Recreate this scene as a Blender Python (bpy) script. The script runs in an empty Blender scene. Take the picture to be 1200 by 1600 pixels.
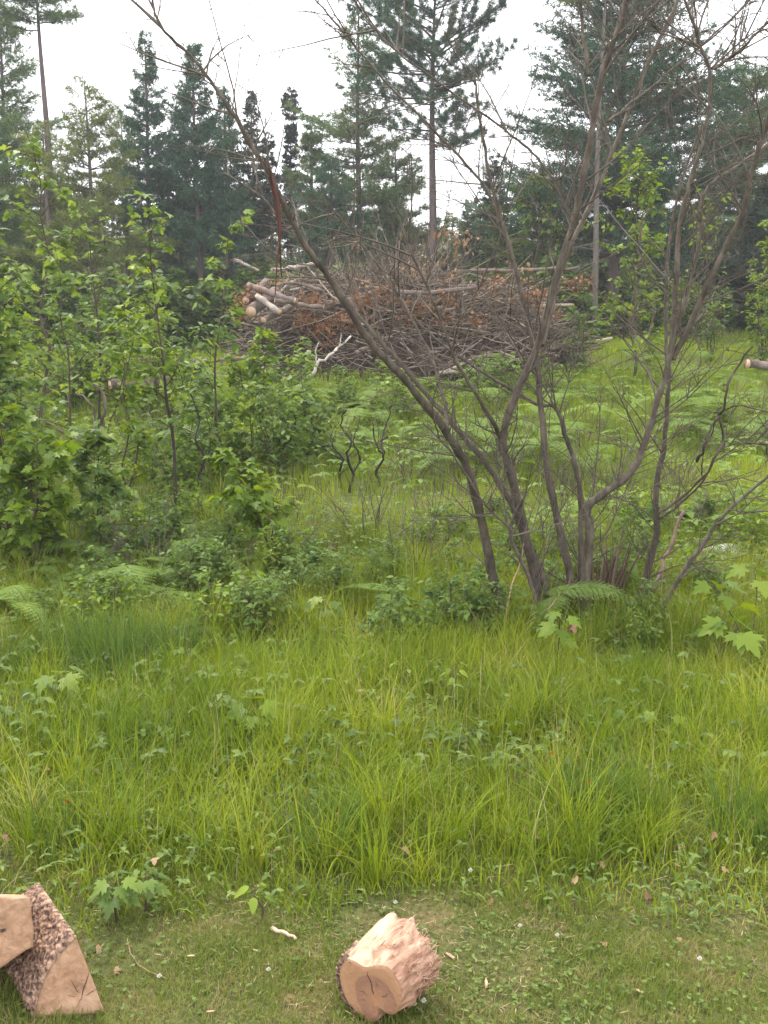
import bpy, math, random
import numpy as np
from mathutils import Vector, noise
rad = math.radians
S = bpy.context.scene
COL = S.collection

# ------------------------------------------------------------------ camera, sky, sun, exposure
F, PITCH, CAMH = 1500.0, rad(9.83), 2.3
cam_d = bpy.data.cameras.new("camera"); cam = bpy.data.objects.new("camera", cam_d); COL.objects.link(cam)
cam.location = (0, 0, CAMH); cam.rotation_euler = (math.pi/2 - PITCH, 0, 0)
cam_d.sensor_fit = 'VERTICAL'; cam_d.sensor_height = 36.0; cam_d.lens = 36.0*F/1600
cam_d.clip_start = 0.05; cam_d.clip_end = 2000
S.camera = cam

SUN_EL, SUN_ROT = rad(58), rad(-40)
w = bpy.data.worlds.new("World"); S.world = w; w.use_nodes = True
nt = w.node_tree; bg = nt.nodes['Background']
sky = nt.nodes.new('ShaderNodeTexSky'); sky.sky_type = 'NISHITA'; sky.sun_disc = False
sky.sun_elevation = SUN_EL; sky.sun_rotation = SUN_ROT; sky.dust_density = 4.0; sky.air_density = 1.0
mix = nt.nodes.new('ShaderNodeMix'); mix.data_type = 'RGBA'; mix.inputs[0].default_value = 0.88
nt.links.new(sky.outputs[0], mix.inputs[6]); mix.inputs[7].default_value = (10.6, 10.6, 10.9, 1)
nt.links.new(mix.outputs[2], bg.inputs['Color']); bg.inputs['Strength'].default_value = 0.10
sun_d = bpy.data.lights.new("sun", 'SUN'); sun_d.energy = 1.5; sun_d.angle = rad(10); sun_d.color = (1, .955, .88)
sun = bpy.data.objects.new("sun", sun_d); COL.objects.link(sun)
sdir = Vector((math.sin(SUN_ROT)*math.cos(SUN_EL), math.cos(SUN_ROT)*math.cos(SUN_EL), math.sin(SUN_EL)))
sun.rotation_euler = sdir.to_track_quat('Z', 'Y').to_euler(); sun.location = (0, 0, 40)
S.view_settings.view_transform = 'Standard'; S.view_settings.look = 'None'; S.view_settings.gamma = 1
S.view_settings.exposure = 1.36; S.view_settings.use_curve_mapping = False
S.render.engine = 'CYCLES'
S.cycles.use_denoising = True
S.cycles.max_bounces = 8; S.cycles.diffuse_bounces = 3; S.cycles.glossy_bounces = 2; S.cycles.transmission_bounces = 4
S.cycles.transparent_max_bounces = 4

# ------------------------------------------------------------------ helpers
PROF_Y = [-1e4, 6, 8, 12, 18, 24, 30, 40, 80, 300, 1e4]
PROF_Z = [0, 0, .03, .30, .86, 1.36, 1.8, 2.3, 3.2, 3.5, 3.5]
def H(x, y):
    x = np.asarray(x, float); y = np.asarray(y, float)
    z = np.interp(y, PROF_Y, PROF_Z)
    k = np.clip((y-5)/14, 0, 1)
    z = z + k*(.07*np.sin(x*1.1+.6*y+1)+.06*np.sin(x*.53-y*.71)+.05*np.sin(y*1.3+2+x*.2))
    z = z + np.clip((y-16)/12, 0, 1)*np.clip((x-2)/6, 0, 1)*.45
    z = z + .012*np.sin(x*4.1+y*3.3)*np.clip((y-1)/3, 0, 1)
    return z
def ray(px, py):
    u, v = (px-600)/F, (800-py)/F
    return Vector((u, math.cos(PITCH)+v*math.sin(PITCH), -math.sin(PITCH)+v*math.cos(PITCH)))
def at(px, py, y):                       # point seen at a pixel, y metres ahead
    r = ray(px, py); return Vector((0, 0, CAMH)) + r*(y/r.y)
def ground(px, py):                      # where that line of sight meets the terrain
    r = ray(px, py); t = 1.0
    while t < 90:
        p = Vector((0, 0, CAMH)) + r*t
        if p.z <= float(H(p.x, p.y)): break
        t += .02
    return Vector((p.x, p.y, float(H(p.x, p.y))))
def gp(x, y, dz=0): return Vector((x, y, float(H(x, y))+dz))
def xat(px, y): return at(px, 540, y).x

def tag(o, label=None, cat=None, group=None, kind=None):
    if label: o['label'] = label
    if cat: o['category'] = cat
    if group: o['group'] = group
    if kind: o['kind'] = kind
    return o
def empty(name, loc=(0, 0, 0), rz=0):
    o = bpy.data.objects.new(name, None); COL.objects.link(o); o.location = loc; o.rotation_euler = (0, 0, rz)
    o.empty_display_size = .2
    return o
def copy_tree(o, parent=None):
    c = o.copy(); COL.objects.link(c)
    if parent: c.parent = parent
    for ch in list(o.children): copy_tree(ch, c)
    return c

class G:                                  # gathers vertices, triangles, quads and a per-piece random number
    def __init__(s): s.V = []; s.T = []; s.Q = []; s.R = []; s.n = 0
    def add(s, V, T=None, Q=None, r=None):
        V = np.asarray(V, float).reshape(-1, 3)
        if T is not None and len(T): s.T.append(np.asarray(T, int).reshape(-1, 3)+s.n)
        if Q is not None and len(Q): s.Q.append(np.asarray(Q, int).reshape(-1, 4)+s.n)
        s.V.append(V)
        if r is None: r = random.random()
        s.R.append(np.broadcast_to(np.asarray(r, float), (len(V),)))
        s.n += len(V)
    def build(s, name, mat, parent=None, smooth=False):
        me = bpy.data.meshes.new(name)
        V = np.concatenate(s.V) if s.V else np.zeros((0, 3))
        T = np.concatenate(s.T) if s.T else np.zeros((0, 3), int)
        Q = np.concatenate(s.Q) if s.Q else np.zeros((0, 4), int)
        me.vertices.add(len(V)); me.vertices.foreach_set('co', V.ravel().astype(np.float32))
        nl = T.size+Q.size; me.loops.add(nl)
        me.loops.foreach_set('vertex_index', np.concatenate([T.ravel(), Q.ravel()]).astype(np.int32))
        me.polygons.add(len(T)+len(Q))
        ls = np.concatenate([np.arange(len(T))*3, T.size+np.arange(len(Q))*4]).astype(np.int32)
        me.polygons.foreach_set('loop_start', ls)
        me.update(calc_edges=True)
        a = me.attributes.new('rnd', 'FLOAT', 'POINT')
        if len(V): a.data.foreach_set('value', np.concatenate(s.R).astype(np.float32))
        if smooth: me.polygons.foreach_set('use_smooth', np.ones(len(me.polygons), bool))
        me.materials.append(mat)
        o = bpy.data.objects.new(name, me); COL.objects.link(o)
        if parent: o.parent = parent
        return o

def smooth_path(P, R=None, sub=4):
    P = [Vector(p) for p in P]; out = []; rr = []
    for i in range(len(P)-1):
        p0 = P[max(i-1, 0)]; p1 = P[i]; p2 = P[i+1]; p3 = P[min(i+2, len(P)-1)]
        for k in range(sub):
            t = k/sub
            out.append(.5*((2*p1)+(p2-p0)*t+(2*p0-5*p1+4*p2-p3)*t*t+(3*p1-p0-3*p2+p3)*t**3))
            if R: rr.append(R[i]*(1-t)+R[i+1]*t)
    out.append(P[-1]); rr.append(R[-1] if R else 0)
    return out, rr
def tube(g, P, R, sides=6, r=None, wob=0, cap=True):
    P = [Vector(p) for p in P]; n = len(P)
    if isinstance(R, (int, float)): R = [R]*n
    ref = Vector((0.13, 1, 0.21)).normalized(); V = []
    for i in range(n):
        t = (P[min(i+1, n-1)]-P[max(i-1, 0)])
        t = t.normalized() if t.length > 1e-9 else Vector((0, 0, 1))
        if abs(t.dot(ref)) > .96: ref = Vector((1, .1, 0))
        a = (ref - t*ref.dot(t)).normalized(); b = t.cross(a); ref = a
        for k in range(sides):
            th = 2*math.pi*k/sides
            q = 1.0 if not wob else 1+wob*noise.noise((P[i]+a*math.cos(th)*R[i]*2+b*math.sin(th)*R[i]*2)*(1.2/max(R[i], .004)*.25))
            V.append(P[i]+(a*math.cos(th)+b*math.sin(th))*R[i]*q)
    Q = [(i*sides+k, i*sides+(k+1) % sides, (i+1)*sides+(k+1) % sides, (i+1)*sides+k) for i in range(n-1) for k in range(sides)]
    T = []
    if cap:
        V += [P[0], P[-1]]; c0, c1 = n*sides, n*sides+1
        for k in range(sides):
            T.append((c0, (k+1) % sides, k)); T.append((c1, (n-1)*sides+k, (n-1)*sides+(k+1) % sides))
    g.add([tuple(v) for v in V], T, Q, r)
def rv(s=1): return Vector((random.gauss(0, s), random.gauss(0, s), random.gauss(0, s)))

def leaf_template(half, fold=.24, droop=.38, cy=.3):
    pts = [(x, y) for x, y in half] + [(-x, y) for x, y in half[-2:0:-1]]
    P = np.array([(0, cy)]+pts)
    z = fold*np.abs(P[:, 0]) - droop*P[:, 1]**2 - .35*P[:, 0]**2
    V = np.column_stack([P, z]); n = len(pts)
    T = [(0, 1+i, 1+(i+1) % n) for i in range(n)]
    return V, np.array(T)
MAPLE = leaf_template([(0, 0), (.15, -.07), (.38, -.03), (.30, .12), (.62, .30), (.48, .36), (.58, .56), (.38, .49), (.22, .44), (.30, .70), (.17, .66), (.12, .86), (0, 1)])
MAPLE_S = leaf_template([(0, 0), (.32, -.02), (.56, .33), (.24, .43), (.30, .70), (0, 1)])
OVATE = leaf_template([(0, 0), (.2, .18), (.26, .42), (.16, .75), (0, 1)], .2, .35, .4)
ROUND = leaf_template([(0, 0), (.3, .12), (.42, .45), (.28, .82), (0, .95)], .15, .1, .4)
TRI = (np.array([(-.28, .35, .05), (0, 0, 0), (.28, .35, .05), (0, 1, -.15)]), np.array([(0, 1, 3), (1, 2, 3)]))

def scatter(g, tmpl, P, D, N, L, rnd=None):   # many copies of a leaf: base points, growing directions, normals, lengths
    V, T = tmpl; P = np.asarray(P, float); n = len(P)
    if n == 0: return
    D = np.asarray(D, float); D = D/np.linalg.norm(D, axis=1, keepdims=True)
    N = np.asarray(N, float); N = N-D*np.sum(N*D, 1, keepdims=True); N /= np.linalg.norm(N, axis=1, keepdims=True)+1e-9
    X = np.cross(D, N); L = np.broadcast_to(np.asarray(L, float), (n,))
    W = (P[:, None, :]+(V[None, :, 0, None]*X[:, None, :]+V[None, :, 1, None]*D[:, None, :]+V[None, :, 2, None]*N[:, None, :])*L[:, None, None])
    m = len(V); TT = T[None]+(np.arange(n)*m)[:, None, None]
    if rnd is None: rnd = RNG.random(n)
    g.add(W.reshape(-1, 3), TT.reshape(-1, 3), None, np.repeat(rnd, m))

def blades(g, x, y, L, wd, lean, seg=3, z=None, az=None, rnd=None, curl=1.0):
    n = len(x); z = H(x, y) if z is None else z
    az = RNG.random(n)*2*np.pi if az is None else az
    dx, dy = np.cos(az), np.sin(az); sx, sy = -dy, dx
    tw = RNG.normal(0, .9, n); sx2 = sx*np.cos(tw)+dx*np.sin(tw); sy2 = sy*np.cos(tw)+dy*np.sin(tw)
    V = np.zeros((n, 2*seg+1, 3)); ang0 = lean*.35; h = np.zeros(n); o = np.zeros(n)
    for i in range(seg+1):
        t = i/seg; wv = wd*(1-t)**.6*.5*(1 if i < seg else 0)*(0.75 if i == 0 else 1)
        bx, by, bz = x+dx*o, y+dy*o, z-.01+h
        if i < seg:
            V[:, 2*i, :] = np.column_stack([bx-sx2*wv, by-sy2*wv, bz]); V[:, 2*i+1, :] = np.column_stack([bx+sx2*wv, by+sy2*wv, bz])
        else: V[:, 2*seg, :] = np.column_stack([bx, by, bz])
        a = np.minimum(ang0+lean*curl*(t**1.3)*1.5, 2.3); h = h+np.cos(a)*L/seg; o = o+np.sin(a)*L/seg
    Q = np.array([(2*i, 2*i+1, 2*i+3, 2*i+2) for i in range(seg-1)]); T = np.array([(2*seg-2, 2*seg-1, 2*seg)])
    off = (np.arange(n)*(2*seg+1))[:, None, None]
    if rnd is None: rnd = RNG.random(n)
    g.add(V.reshape(-1, 3), (T[None]+off).reshape(-1, 3), (Q[None]+off).reshape(-1, 4), np.repeat(rnd, 2*seg+1))
RNG = np.random.default_rng(7); random.seed(11)

# ------------------------------------------------------------------ materials
def newmat(name):
    m = bpy.data.materials.new(name); m.use_nodes = True
    n = m.node_tree; return m, n, n.nodes['Principled BSDF']
def nd(n, t, **k):
    q = n.nodes.new(t)
    for a, b in k.items(): setattr(q, a, b)
    return q
def ramp(n, cols):
    r = nd(n, 'ShaderNodeValToRGB'); e = r.color_ramp.elements
    while len(e) < len(cols): e.new(.5)
    for i, (p, c) in enumerate(cols): e[i].position = p; e[i].color = (*c, 1)
    return r
def leafmat(name, cols, trans=.35, rough=.6, scale=.6, nmix=.45, spec=.14):
    m, n, b = newmat(name); L = n.links
    at_ = nd(n, 'ShaderNodeAttribute', attribute_name='rnd')
    geo = nd(n, 'ShaderNodeNewGeometry'); nz = nd(n, 'ShaderNodeTexNoise'); nz.inputs['Scale'].default_value = scale*1.6; nz.inputs['Detail'].default_value = 4
    L.new(geo.outputs['Position'], nz.inputs['Vector'])
    mr = nd(n, 'ShaderNodeMapRange'); mr.inputs[1].default_value = .3; mr.inputs[2].default_value = .7
    L.new(nz.outputs['Fac'], mr.inputs[0])
    mx = nd(n, 'ShaderNodeMix'); mx.inputs[0].default_value = nmix
    L.new(at_.outputs['Fac'], mx.inputs[2]); L.new(mr.outputs[0], mx.inputs[3])
    r = ramp(n, cols); L.new(mx.outputs[0], r.inputs[0]); L.new(r.outputs[0], b.inputs['Base Color'])
    b.inputs['Roughness'].default_value = rough; b.inputs['Specular IOR Level'].default_value = spec
    tr = nd(n, 'ShaderNodeBsdfTranslucent'); hs = nd(n, 'ShaderNodeHueSaturation')
    hs.inputs['Hue'].default_value = .485; hs.inputs['Saturation'].default_value = 1.15; hs.inputs['Value'].default_value = 1.35
    L.new(r.outputs[0], hs.inputs['Color']); L.new(hs.outputs[0], tr.inputs[0])
    ms = nd(n, 'ShaderNodeMixShader'); ms.inputs[0].default_value = trans
    L.new(b.outputs[0], ms.inputs[1]); L.new(tr.outputs[0], ms.inputs[2]); L.new(ms.outputs[0], n.nodes['Material Output'].inputs[0])
    return m
def barkmat(name, cols, scale=8, bump=.5, stretch=(1, 1, .3), rough=.85, obj=True):
    m, n, b = newmat(name); L = n.links
    tc = nd(n, 'ShaderNodeTexCoord'); mp = nd(n, 'ShaderNodeMapping'); mp.inputs['Scale'].default_value = stretch
    L.new(tc.outputs['Object'], mp.inputs[0])
    nz = nd(n, 'ShaderNodeTexNoise'); nz.inputs['Scale'].default_value = scale; nz.inputs['Detail'].default_value = 6; nz.inputs['Roughness'].default_value = .65
    L.new(mp.outputs[0], nz.inputs['Vector'])
    at_ = nd(n, 'ShaderNodeAttribute', attribute_name='rnd'); mx = nd(n, 'ShaderNodeMix'); mx.inputs[0].default_value = .3
    L.new(nz.outputs['Fac'], mx.inputs[2]); L.new(at_.outputs['Fac'], mx.inputs[3])
    r = ramp(n, cols); L.new(mx.outputs[0], r.inputs[0]); L.new(r.outputs[0], b.inputs['Base Color'])
    bp = nd(n, 'ShaderNodeBump'); bp.inputs['Strength'].default_value = bump; bp.inputs['Distance'].default_value = .01
    L.new(nz.outputs['Fac'], bp.inputs['Height']); L.new(bp.outputs[0], b.inputs['Normal'])
    b.inputs['Roughness'].default_value = rough; b.inputs['Specular IOR Level'].default_value = .25
    return m
M = {}
M['grass'] = leafmat('tall_grass', [(0, (.060, .105, .015)), (.3, (.125, .190, .020)), (.55, (.205, .275, .026)), (.8, (.300, .345, .042)), (1, (.40, .36, .16))], .35, .5, .55, .5)
M['grass_far'] = leafmat('meadow_grass', [(0, (.120, .185, .025)), (.4, (.200, .285, .032)), (.75, (.295, .370, .042)), (1, (.38, .37, .12))], .35, .6, .35, .6)
M['lawn'] = leafmat('mown_grass', [(0, (.085, .135, .024)), (.38, (.155, .215, .036)), (.64, (.230, .255, .060)), (.82, (.33, .28, .13)), (1, (.43, .33, .19))], .25, .6, 4, .5)
M['lush'] = leafmat('lush_grass', [(0, (.055, .105, .026)), (.6, (.100, .170, .038)), (1, (.170, .235, .055))], .35, .45, 1.5, .3)
M['herb'] = leafmat('herb_leaf', [(0, (.060, .100, .026)), (.5, (.115, .175, .042)), (.85, (.190, .250, .065)), (1, (.30, .27, .11))], .3, .45, 1.1, .4)
M['maple'] = leafmat('maple_leaf', [(0, (.065, .115, .038)), (.4, (.125, .195, .048)), (.75, (.205, .285, .062)), (.97, (.29, .35, .09)), (1, (.35, .22, .06))], .4, .42, .9, .25)
M['maple_y'] = leafmat('young_maple_leaf', [(0, (.085, .150, .028)), (.5, (.160, .245, .034)), (1, (.270, .345, .050))], .42, .42, .9, .25)
M['oak'] = leafmat('broad_leaf', [(0, (.055, .100, .030)), (.5, (.110, .180, .038)), (.9, (.180, .260, .060)), (1, (.27, .25, .1))], .38, .5, .6, .35)
M['shade_leaf'] = leafmat('undergrowth_leaf', [(0, (.035, .070, .022)), (.5, (.075, .120, .030)), (1, (.130, .180, .045))], .3, .55, .5, .35)
M['fern'] = leafmat('fern_green', [(0, (.090, .150, .034)), (.5, (.165, .250, .048)), (1, (.270, .350, .075))], .38, .5, .7, .5)
M['pine_blue'] = leafmat('pine_needle', [(0, (.026, .066, .036)), (.6, (.058, .122, .064)), (1, (.115, .185, .085))], .12, .6, .4, .35)
M['pine_olive'] = leafmat('olive_pine_needle', [(0, (.075, .110, .026)), (.55, (.160, .200, .046)), (1, (.260, .285, .080))], .2, .6, .4, .35)
M['pine_light'] = leafmat('light_pine_needle', [(0, (.060, .110, .040)), (.55, (.118, .182, .066)), (1, (.200, .265, .100))], .2, .6, .4, .35)
M['spruce'] = leafmat('spruce_needle', [(0, (.020, .034, .024)), (.6, (.045, .068, .044)), (1, (.085, .108, .062))], .1, .6, .4, .35)
M['trunk'] = barkmat('tree_bark', [(.25, (.055, .040, .038)), (.55, (.130, .098, .090)), (.8, (.215, .170, .155))], 4, .6)
M['trunk_pale'] = barkmat('pale_bark', [(.25, (.07, .057, .05)), (.55, (.15, .125, .112)), (.8, (.25, .22, .195))], 4, .6)
M['stem'] = barkmat('shrub_bark', [(.30, (.028, .022, .017)), (.44, (.075, .060, .046)), (.56, (.13, .106, .082)), (.74, (.24, .21, .17))], 16, .7, (1, 1, .4), .75)
M['twig'] = barkmat('twig_bark', [(.25, (.060, .048, .038)), (.55, (.125, .102, .082)), (.85, (.22, .19, .155))], 6, .2)
M['twig_dark'] = barkmat('charred_bark', [(.3, (.018, .015, .014)), (.6, (.045, .036, .032)), (.85, (.10, .08, .07))], 12, .6)
M['sap'] = barkmat('sapling_bark', [(.3, (.045, .036, .026)), (.6, (.10, .075, .052)), (.85, (.15, .12, .085))], 9, .4)
M['brush'] = barkmat('brush_bark', [(.22, (.028, .019, .014)), (.40, (.100, .070, .052)), (.58, (.23, .175, .135)), (.8, (.44, .37, .30))], 2.5, .2)
M['brush'].node_tree.nodes['Mix'].inputs[0].default_value = .62
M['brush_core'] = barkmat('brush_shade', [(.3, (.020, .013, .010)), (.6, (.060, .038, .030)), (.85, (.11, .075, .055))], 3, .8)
M['rust'] = leafmat('rusty_needles', [(0, (.09, .042, .022)), (.5, (.23, .115, .055)), (1, (.40, .23, .12))], .2, .7, 2, .3)
M['deadleaf'] = leafmat('dead_leaf', [(0, (.12, .068, .038)), (.5, (.25, .155, .085)), (1, (.42, .29, .18))], .25, .7, 2, .2)
M['birch'] = barkmat('birch_bark', [(.34, (.10, .075, .060)), (.48, (.32, .27, .23)), (.7, (.52, .47, .42))], 5, .3)
M['grey_log'] = barkmat('weathered_log', [(.25, (.07, .05, .045)), (.5, (.17, .13, .11)), (.8, (.33, .27, .23))], 5, .8)
M['peeled'] = barkmat('peeled_wood', [(.25, (.30, .17, .10)), (.5, (.55, .36, .24)), (.8, (.74, .56, .42))], 6, .5)
M['redbark'] = barkmat('red_bark_strip', [(.3, (.045, .018, .014)), (.6, (.10, .042, .032)), (.85, (.18, .085, .062))], 9, .5)
M['stump'] = barkmat('shaggy_bark', [(.25, (.050, .034, .026)), (.5, (.140, .095, .072)), (.8, (.28, .21, .16))], 10, 1.0, (1, 1, .12))
M['straw'] = leafmat('straw', [(0, (.22, .15, .08)), (.5, (.38, .29, .16)), (1, (.52, .44, .28))], .2, .7, 3, .2)
M['stone'] = barkmat('pale_stone', [(.2, (.42, .40, .37)), (.6, (.62, .60, .57)), (.9, (.75, .73, .70))], 6, .3)
def plain(name, c, rough=.6):
    m, n, b = newmat(name); b.inputs['Base Color'].default_value = (*c, 1); b.inputs['Roughness'].default_value = rough; return m
M['white_petal'] = leafmat('clover_petal', [(0, (.62, .60, .52)), (1, (.78, .76, .72))], .3, .7)
M['orange_petal'] = leafmat('hawkweed_petal', [(0, (.30, .06, .02)), (1, (.50, .14, .04))], .3, .7)

def groundmat():
    m, n, b = newmat('ground'); L = n.links
    geo = nd(n, 'ShaderNodeNewGeometry')
    def nz(s, d=5):
        q = nd(n, 'ShaderNodeTexNoise'); q.inputs['Scale'].default_value = s; q.inputs['Detail'].default_value = d; q.inputs['Roughness'].default_value = .65
        L.new(geo.outputs['Position'], q.inputs['Vector']); return q
    a = nz(2.2); c = nz(38, 6)
    r1 = ramp(n, [(.3, (.065, .080, .022)), (.5, (.105, .118, .034)), (.6, (.15, .130, .056)), (.72, (.21, .15, .085))]); L.new(a.outputs['Fac'], r1.inputs[0])
    r2 = ramp(n, [(.3, (.35, .3, .25)), (.7, (1.3, 1.25, 1.1))]); L.new(c.outputs['Fac'], r2.inputs[0])
    mx = nd(n, 'ShaderNodeMix', data_type='RGBA', blend_type='MULTIPLY'); mx.inputs[0].default_value = 1
    L.new(r1.outputs[0], mx.inputs[6]); L.new(r2.outputs[0], mx.inputs[7]); L.new(mx.outputs[2], b.inputs['Base Color'])
    bp = nd(n, 'ShaderNodeBump'); bp.inputs['Strength'].default_value = .8; bp.inputs['Distance'].default_value = .02
    L.new(c.outputs['Fac'], bp.inputs['Height']); L.new(bp.outputs[0], b.inputs['Normal']); b.inputs['Roughness'].default_value = .95
    return m
M['ground'] = groundmat()

# ------------------------------------------------------------------ ground sheet
u = np.linspace(-1, 1, 241); xs = np.sinh(u*5.6)/np.sinh(5.6)*900
v = np.linspace(0, 1, 301); ys = -25+np.sinh((v*1.15-.15)*5.2)/np.sinh(5.2)*1200+25
ys = np.concatenate([[-60], ys[ys > -50]])
X, Y = np.meshgrid(xs, ys); Z = H(X, Y)
nx, ny = len(xs), len(ys); idx = np.arange(nx*ny).reshape(ny, nx)
g = G(); g.add(np.column_stack([X.ravel(), Y.ravel(), Z.ravel()]), None, np.stack([idx[:-1, :-1], idx[:-1, 1:], idx[1:, 1:], idx[1:, :-1]], -1).reshape(-1, 4), 0)
tag(g.build('ground', M['ground'], smooth=True), kind='structure')

# ------------------------------------------------------------------ trees of the wood
def conifer(name, loc, h, zb, R, prof, mat, trunk_mat=None, up=(0, 40), whorl=.55, nb=5, twig=9, tuft=8, nl=.15, nw=.02, tr=.14, dead=0, seed=1, droop=0., spread=.5, ball=False, lean=0.):
    random.seed(seed); rng = np.random.default_rng(seed); R *= 1.18 if (ball or up[0] > 9 or up[0] < 0) else 1.5
    if not ball: nw *= 1.45; nl *= 1.2; tuft = int(tuft*1.2); twig = int(twig*1.15); whorl *= .9
    root = empty(name, loc); gt = G()
    n = 12
    def axis(z): return Vector((lean*z/h*z/h+.05*math.sin(z*.5+seed), .05*math.cos(z*.4+seed), z))
    tube(gt, [axis(h*i/n)-Vector((0, 0, .2 if i == 0 else 0)) for i in range(n+1)], [max(tr*(1-(i/n))**.8+.012, .012)*(1.25 if i == 0 else 1) for i in range(n+1)], 8, .5)
    P = []; D = []
    z = zb
    while z < h-.1:
        t = (z-zb)/(h-zb)
        for k in range(nb):
            if random.random() < .10+.42*t*t: continue
            a = random.random()*6.283; L = R*prof(t)*random.uniform(.35, 1.3)+.1
            e0 = rad(up[0]+(up[1]-up[0])*t+random.uniform(-8, 8)); bz = z+random.uniform(-.2, .2)
            ob = Vector((math.cos(a), math.sin(a), 0)); p = axis(bz); pts = [p]; ns = 5
            for i in range(ns):
                e = e0-droop*math.sin(i/ns*3)+(.35*i/ns)*(1-t)
                p = p+(ob*math.cos(e)+Vector((0, 0, math.sin(e))))*L/ns+rv(.02*L); pts.append(p)
            tube(gt, pts, [max(.011*L*(1-i/ns)+.006, .006) for i in range(ns+1)], 4, .4, cap=False)
            side = Vector((-ob.y, ob.x, 0))
            nt_ = max(3, int(twig*L/R*1.3)+2)
            for j in range(nt_):
                s = .12+.88*(j+random.random()*.5)/nt_
                i = min(int(s*ns), ns-1); f = s*ns-i; q = pts[i].lerp(pts[i+1], min(f, 1))
                sg = 1 if j % 2 else -1
                tl = (1.1-s)*L*spread*random.uniform(.6, 1.1)+nl*.8
                d = (ob*.75+side*sg*random.uniform(.5, 1.1)+Vector((0, 0, random.uniform(-.05, .35)))).normalized()
                if ball: d = (d+Vector((0, 0, .5))).normalized()
                m = max(2, int(tl/(nl*.8)))
                for c in range(m):
                    fr = 1 if (ball and c == 0) else (c+1)/m
                    P.append(q+d*tl*fr+rv(.03)); D.append(d)
                if tl > .3: tube(gt, [q, q+d*tl], [.007, .004], 3, .4, cap=False)
        z += whorl*(1-.45*t)*random.uniform(.8, 1.2)
    for k in range(dead):
        bz = random.uniform(.12, 1)*zb; a = random.random()*6.283; L = random.uniform(.4, 1.5)
        ob = Vector((math.cos(a), math.sin(a), random.uniform(-.25, .2))); q = axis(bz)
        tube(gt, [q, q+ob*L*.5, q+ob*L+Vector((0, 0, -.1*L))], [.02, .012, .005], 4, .3, cap=False)
        for j in range(3):
            s = random.uniform(.3, 1); tube(gt, [q+ob*L*s, q+ob*L*s+rv(.2)], [.006, .003], 3, .3, cap=False)
    P = np.array([tuple(p) for p in P]); D = np.array([tuple(d) for d in D])
    m = len(P)*tuft; Pn = np.repeat(P, tuft, 0)+rng.normal(0, nl*.18, (m, 3)); Dn = np.repeat(D, tuft, 0)
    dr = rng.normal(0, 1, (m, 3)); dr /= np.linalg.norm(dr, axis=1, keepdims=True)
    d = Dn*(.2 if ball else .55)+dr*.85+np.array([0, 0, .22]); d /= np.linalg.norm(d, axis=1, keepdims=True)
    s = np.cross(d, rng.normal(0, 1, (m, 3))); s /= np.linalg.norm(s, axis=1, keepdims=True)+1e-9
    LL = nl*rng.uniform(.6, 1.2, (m, 1)); V = np.stack([Pn-s*nw*.5, Pn+s*nw*.5, Pn+d*LL], 1)
    gc = G(); rn = np.repeat(rng.random(len(P)), tuft)*.75+rng.random(m)*.25
    gc.add(V.reshape(-1, 3), np.arange(m*3).reshape(-1, 3), None, np.repeat(rn, 3))
    gt.build('trunk', trunk_mat or M['trunk'], root, True); gc.build('crown', mat, root)
    return root

pA = lambda t: (1-t)**.75*(.75+.25*math.sin(t*19))
pBl = lambda t: (1-t)**1.15*(.8+.3*math.sin(t*23)**2)+.03
pRound = lambda t: math.sqrt(max(0, 1-(2*t-.85)**2/1.45))*.95
pSpr = lambda t: (1-t)**.9+.02
pClub = lambda t: .35*(1-t)+(.38 if t > .84 else 0)*(1-(t-.84)/.18)+.1
def pine(px, top, y, cb, hw, kind, label, name='pine_tree', seed=0, **k):
    x = xat(px, y); b = gp(x, y); zt = at(px, top, y).z; zc = at(px, cb, y).z
    h = zt-b.z; zb = max(.4, zc-b.z); R = hw/F*y
    o = conifer(name, b, h, zb, R, **{**KIND[kind], **k}, seed=seed+abs(int(px)))
    tag(o, label, 'tree'); return o
KIND = {
 'white': dict(prof=pA, mat=M['pine_light'], up=(2, 45), whorl=.55, nb=6, twig=13, tuft=12, nl=.17, nw=.022, tr=.17, dead=8),
 'blue': dict(prof=pBl, mat=M['pine_blue'], up=(10, 52), whorl=.42, nb=6, twig=10, tuft=10, nl=.15, nw=.026, tr=.15, dead=4),
 'olive': dict(prof=pA, mat=M['pine_olive'], up=(0, 40), whorl=.58, nb=6, twig=13, tuft=12, nl=.18, nw=.020, tr=.13, dead=14),
 'red': dict(prof=pRound, mat=M['pine_blue'], up=(-4, 45), whorl=.5, nb=5, twig=6, tuft=42, nl=.21, nw=.020, tr=.20, dead=34, ball=True, spread=.55),
 'spruce': dict(prof=pSpr, mat=M['spruce'], up=(-18, 30), whorl=.30, nb=7, twig=8, tuft=9, nl=.09, nw=.026, tr=.10, dead=5, droop=.2, spread=.4),
 'club': dict(prof=pClub, mat=M['spruce'], up=(-25, 30), whorl=.26, nb=7, twig=7, tuft=10, nl=.09, nw=.026, tr=.08, dead=8, droop=.2, spread=.4),
}
pine(91, -90, 42, 42, 62, 'white', 'tall pine with a long bare trunk and crown cut by the top edge', seed=1, dead=14, prof=pRound, tr=.21, mat=M['pine_light'], trunk_mat=M['trunk'])
pine(30, -5, 44, 380, 92, 'white', 'loose green pine standing left of the tall bare trunk', seed=2, mat=M['pine_light'])
pine(-45, 60, 41, 380, 80, 'olive', 'pine cut off by the left edge of the photo', seed=22)
pine(152, 118, 39, 400, 92, 'olive', 'yellow-olive airy pine just right of the tall bare trunk', seed=3)
pine(205, 175, 47, 400, 62, 'olive', 'low olive pine between the airy pine and the blue-green pine', seed=13)
pine(88, 190, 36, 430, 75, 'olive', 'short olive pine in front of the tall bare trunk', seed=14)
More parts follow.
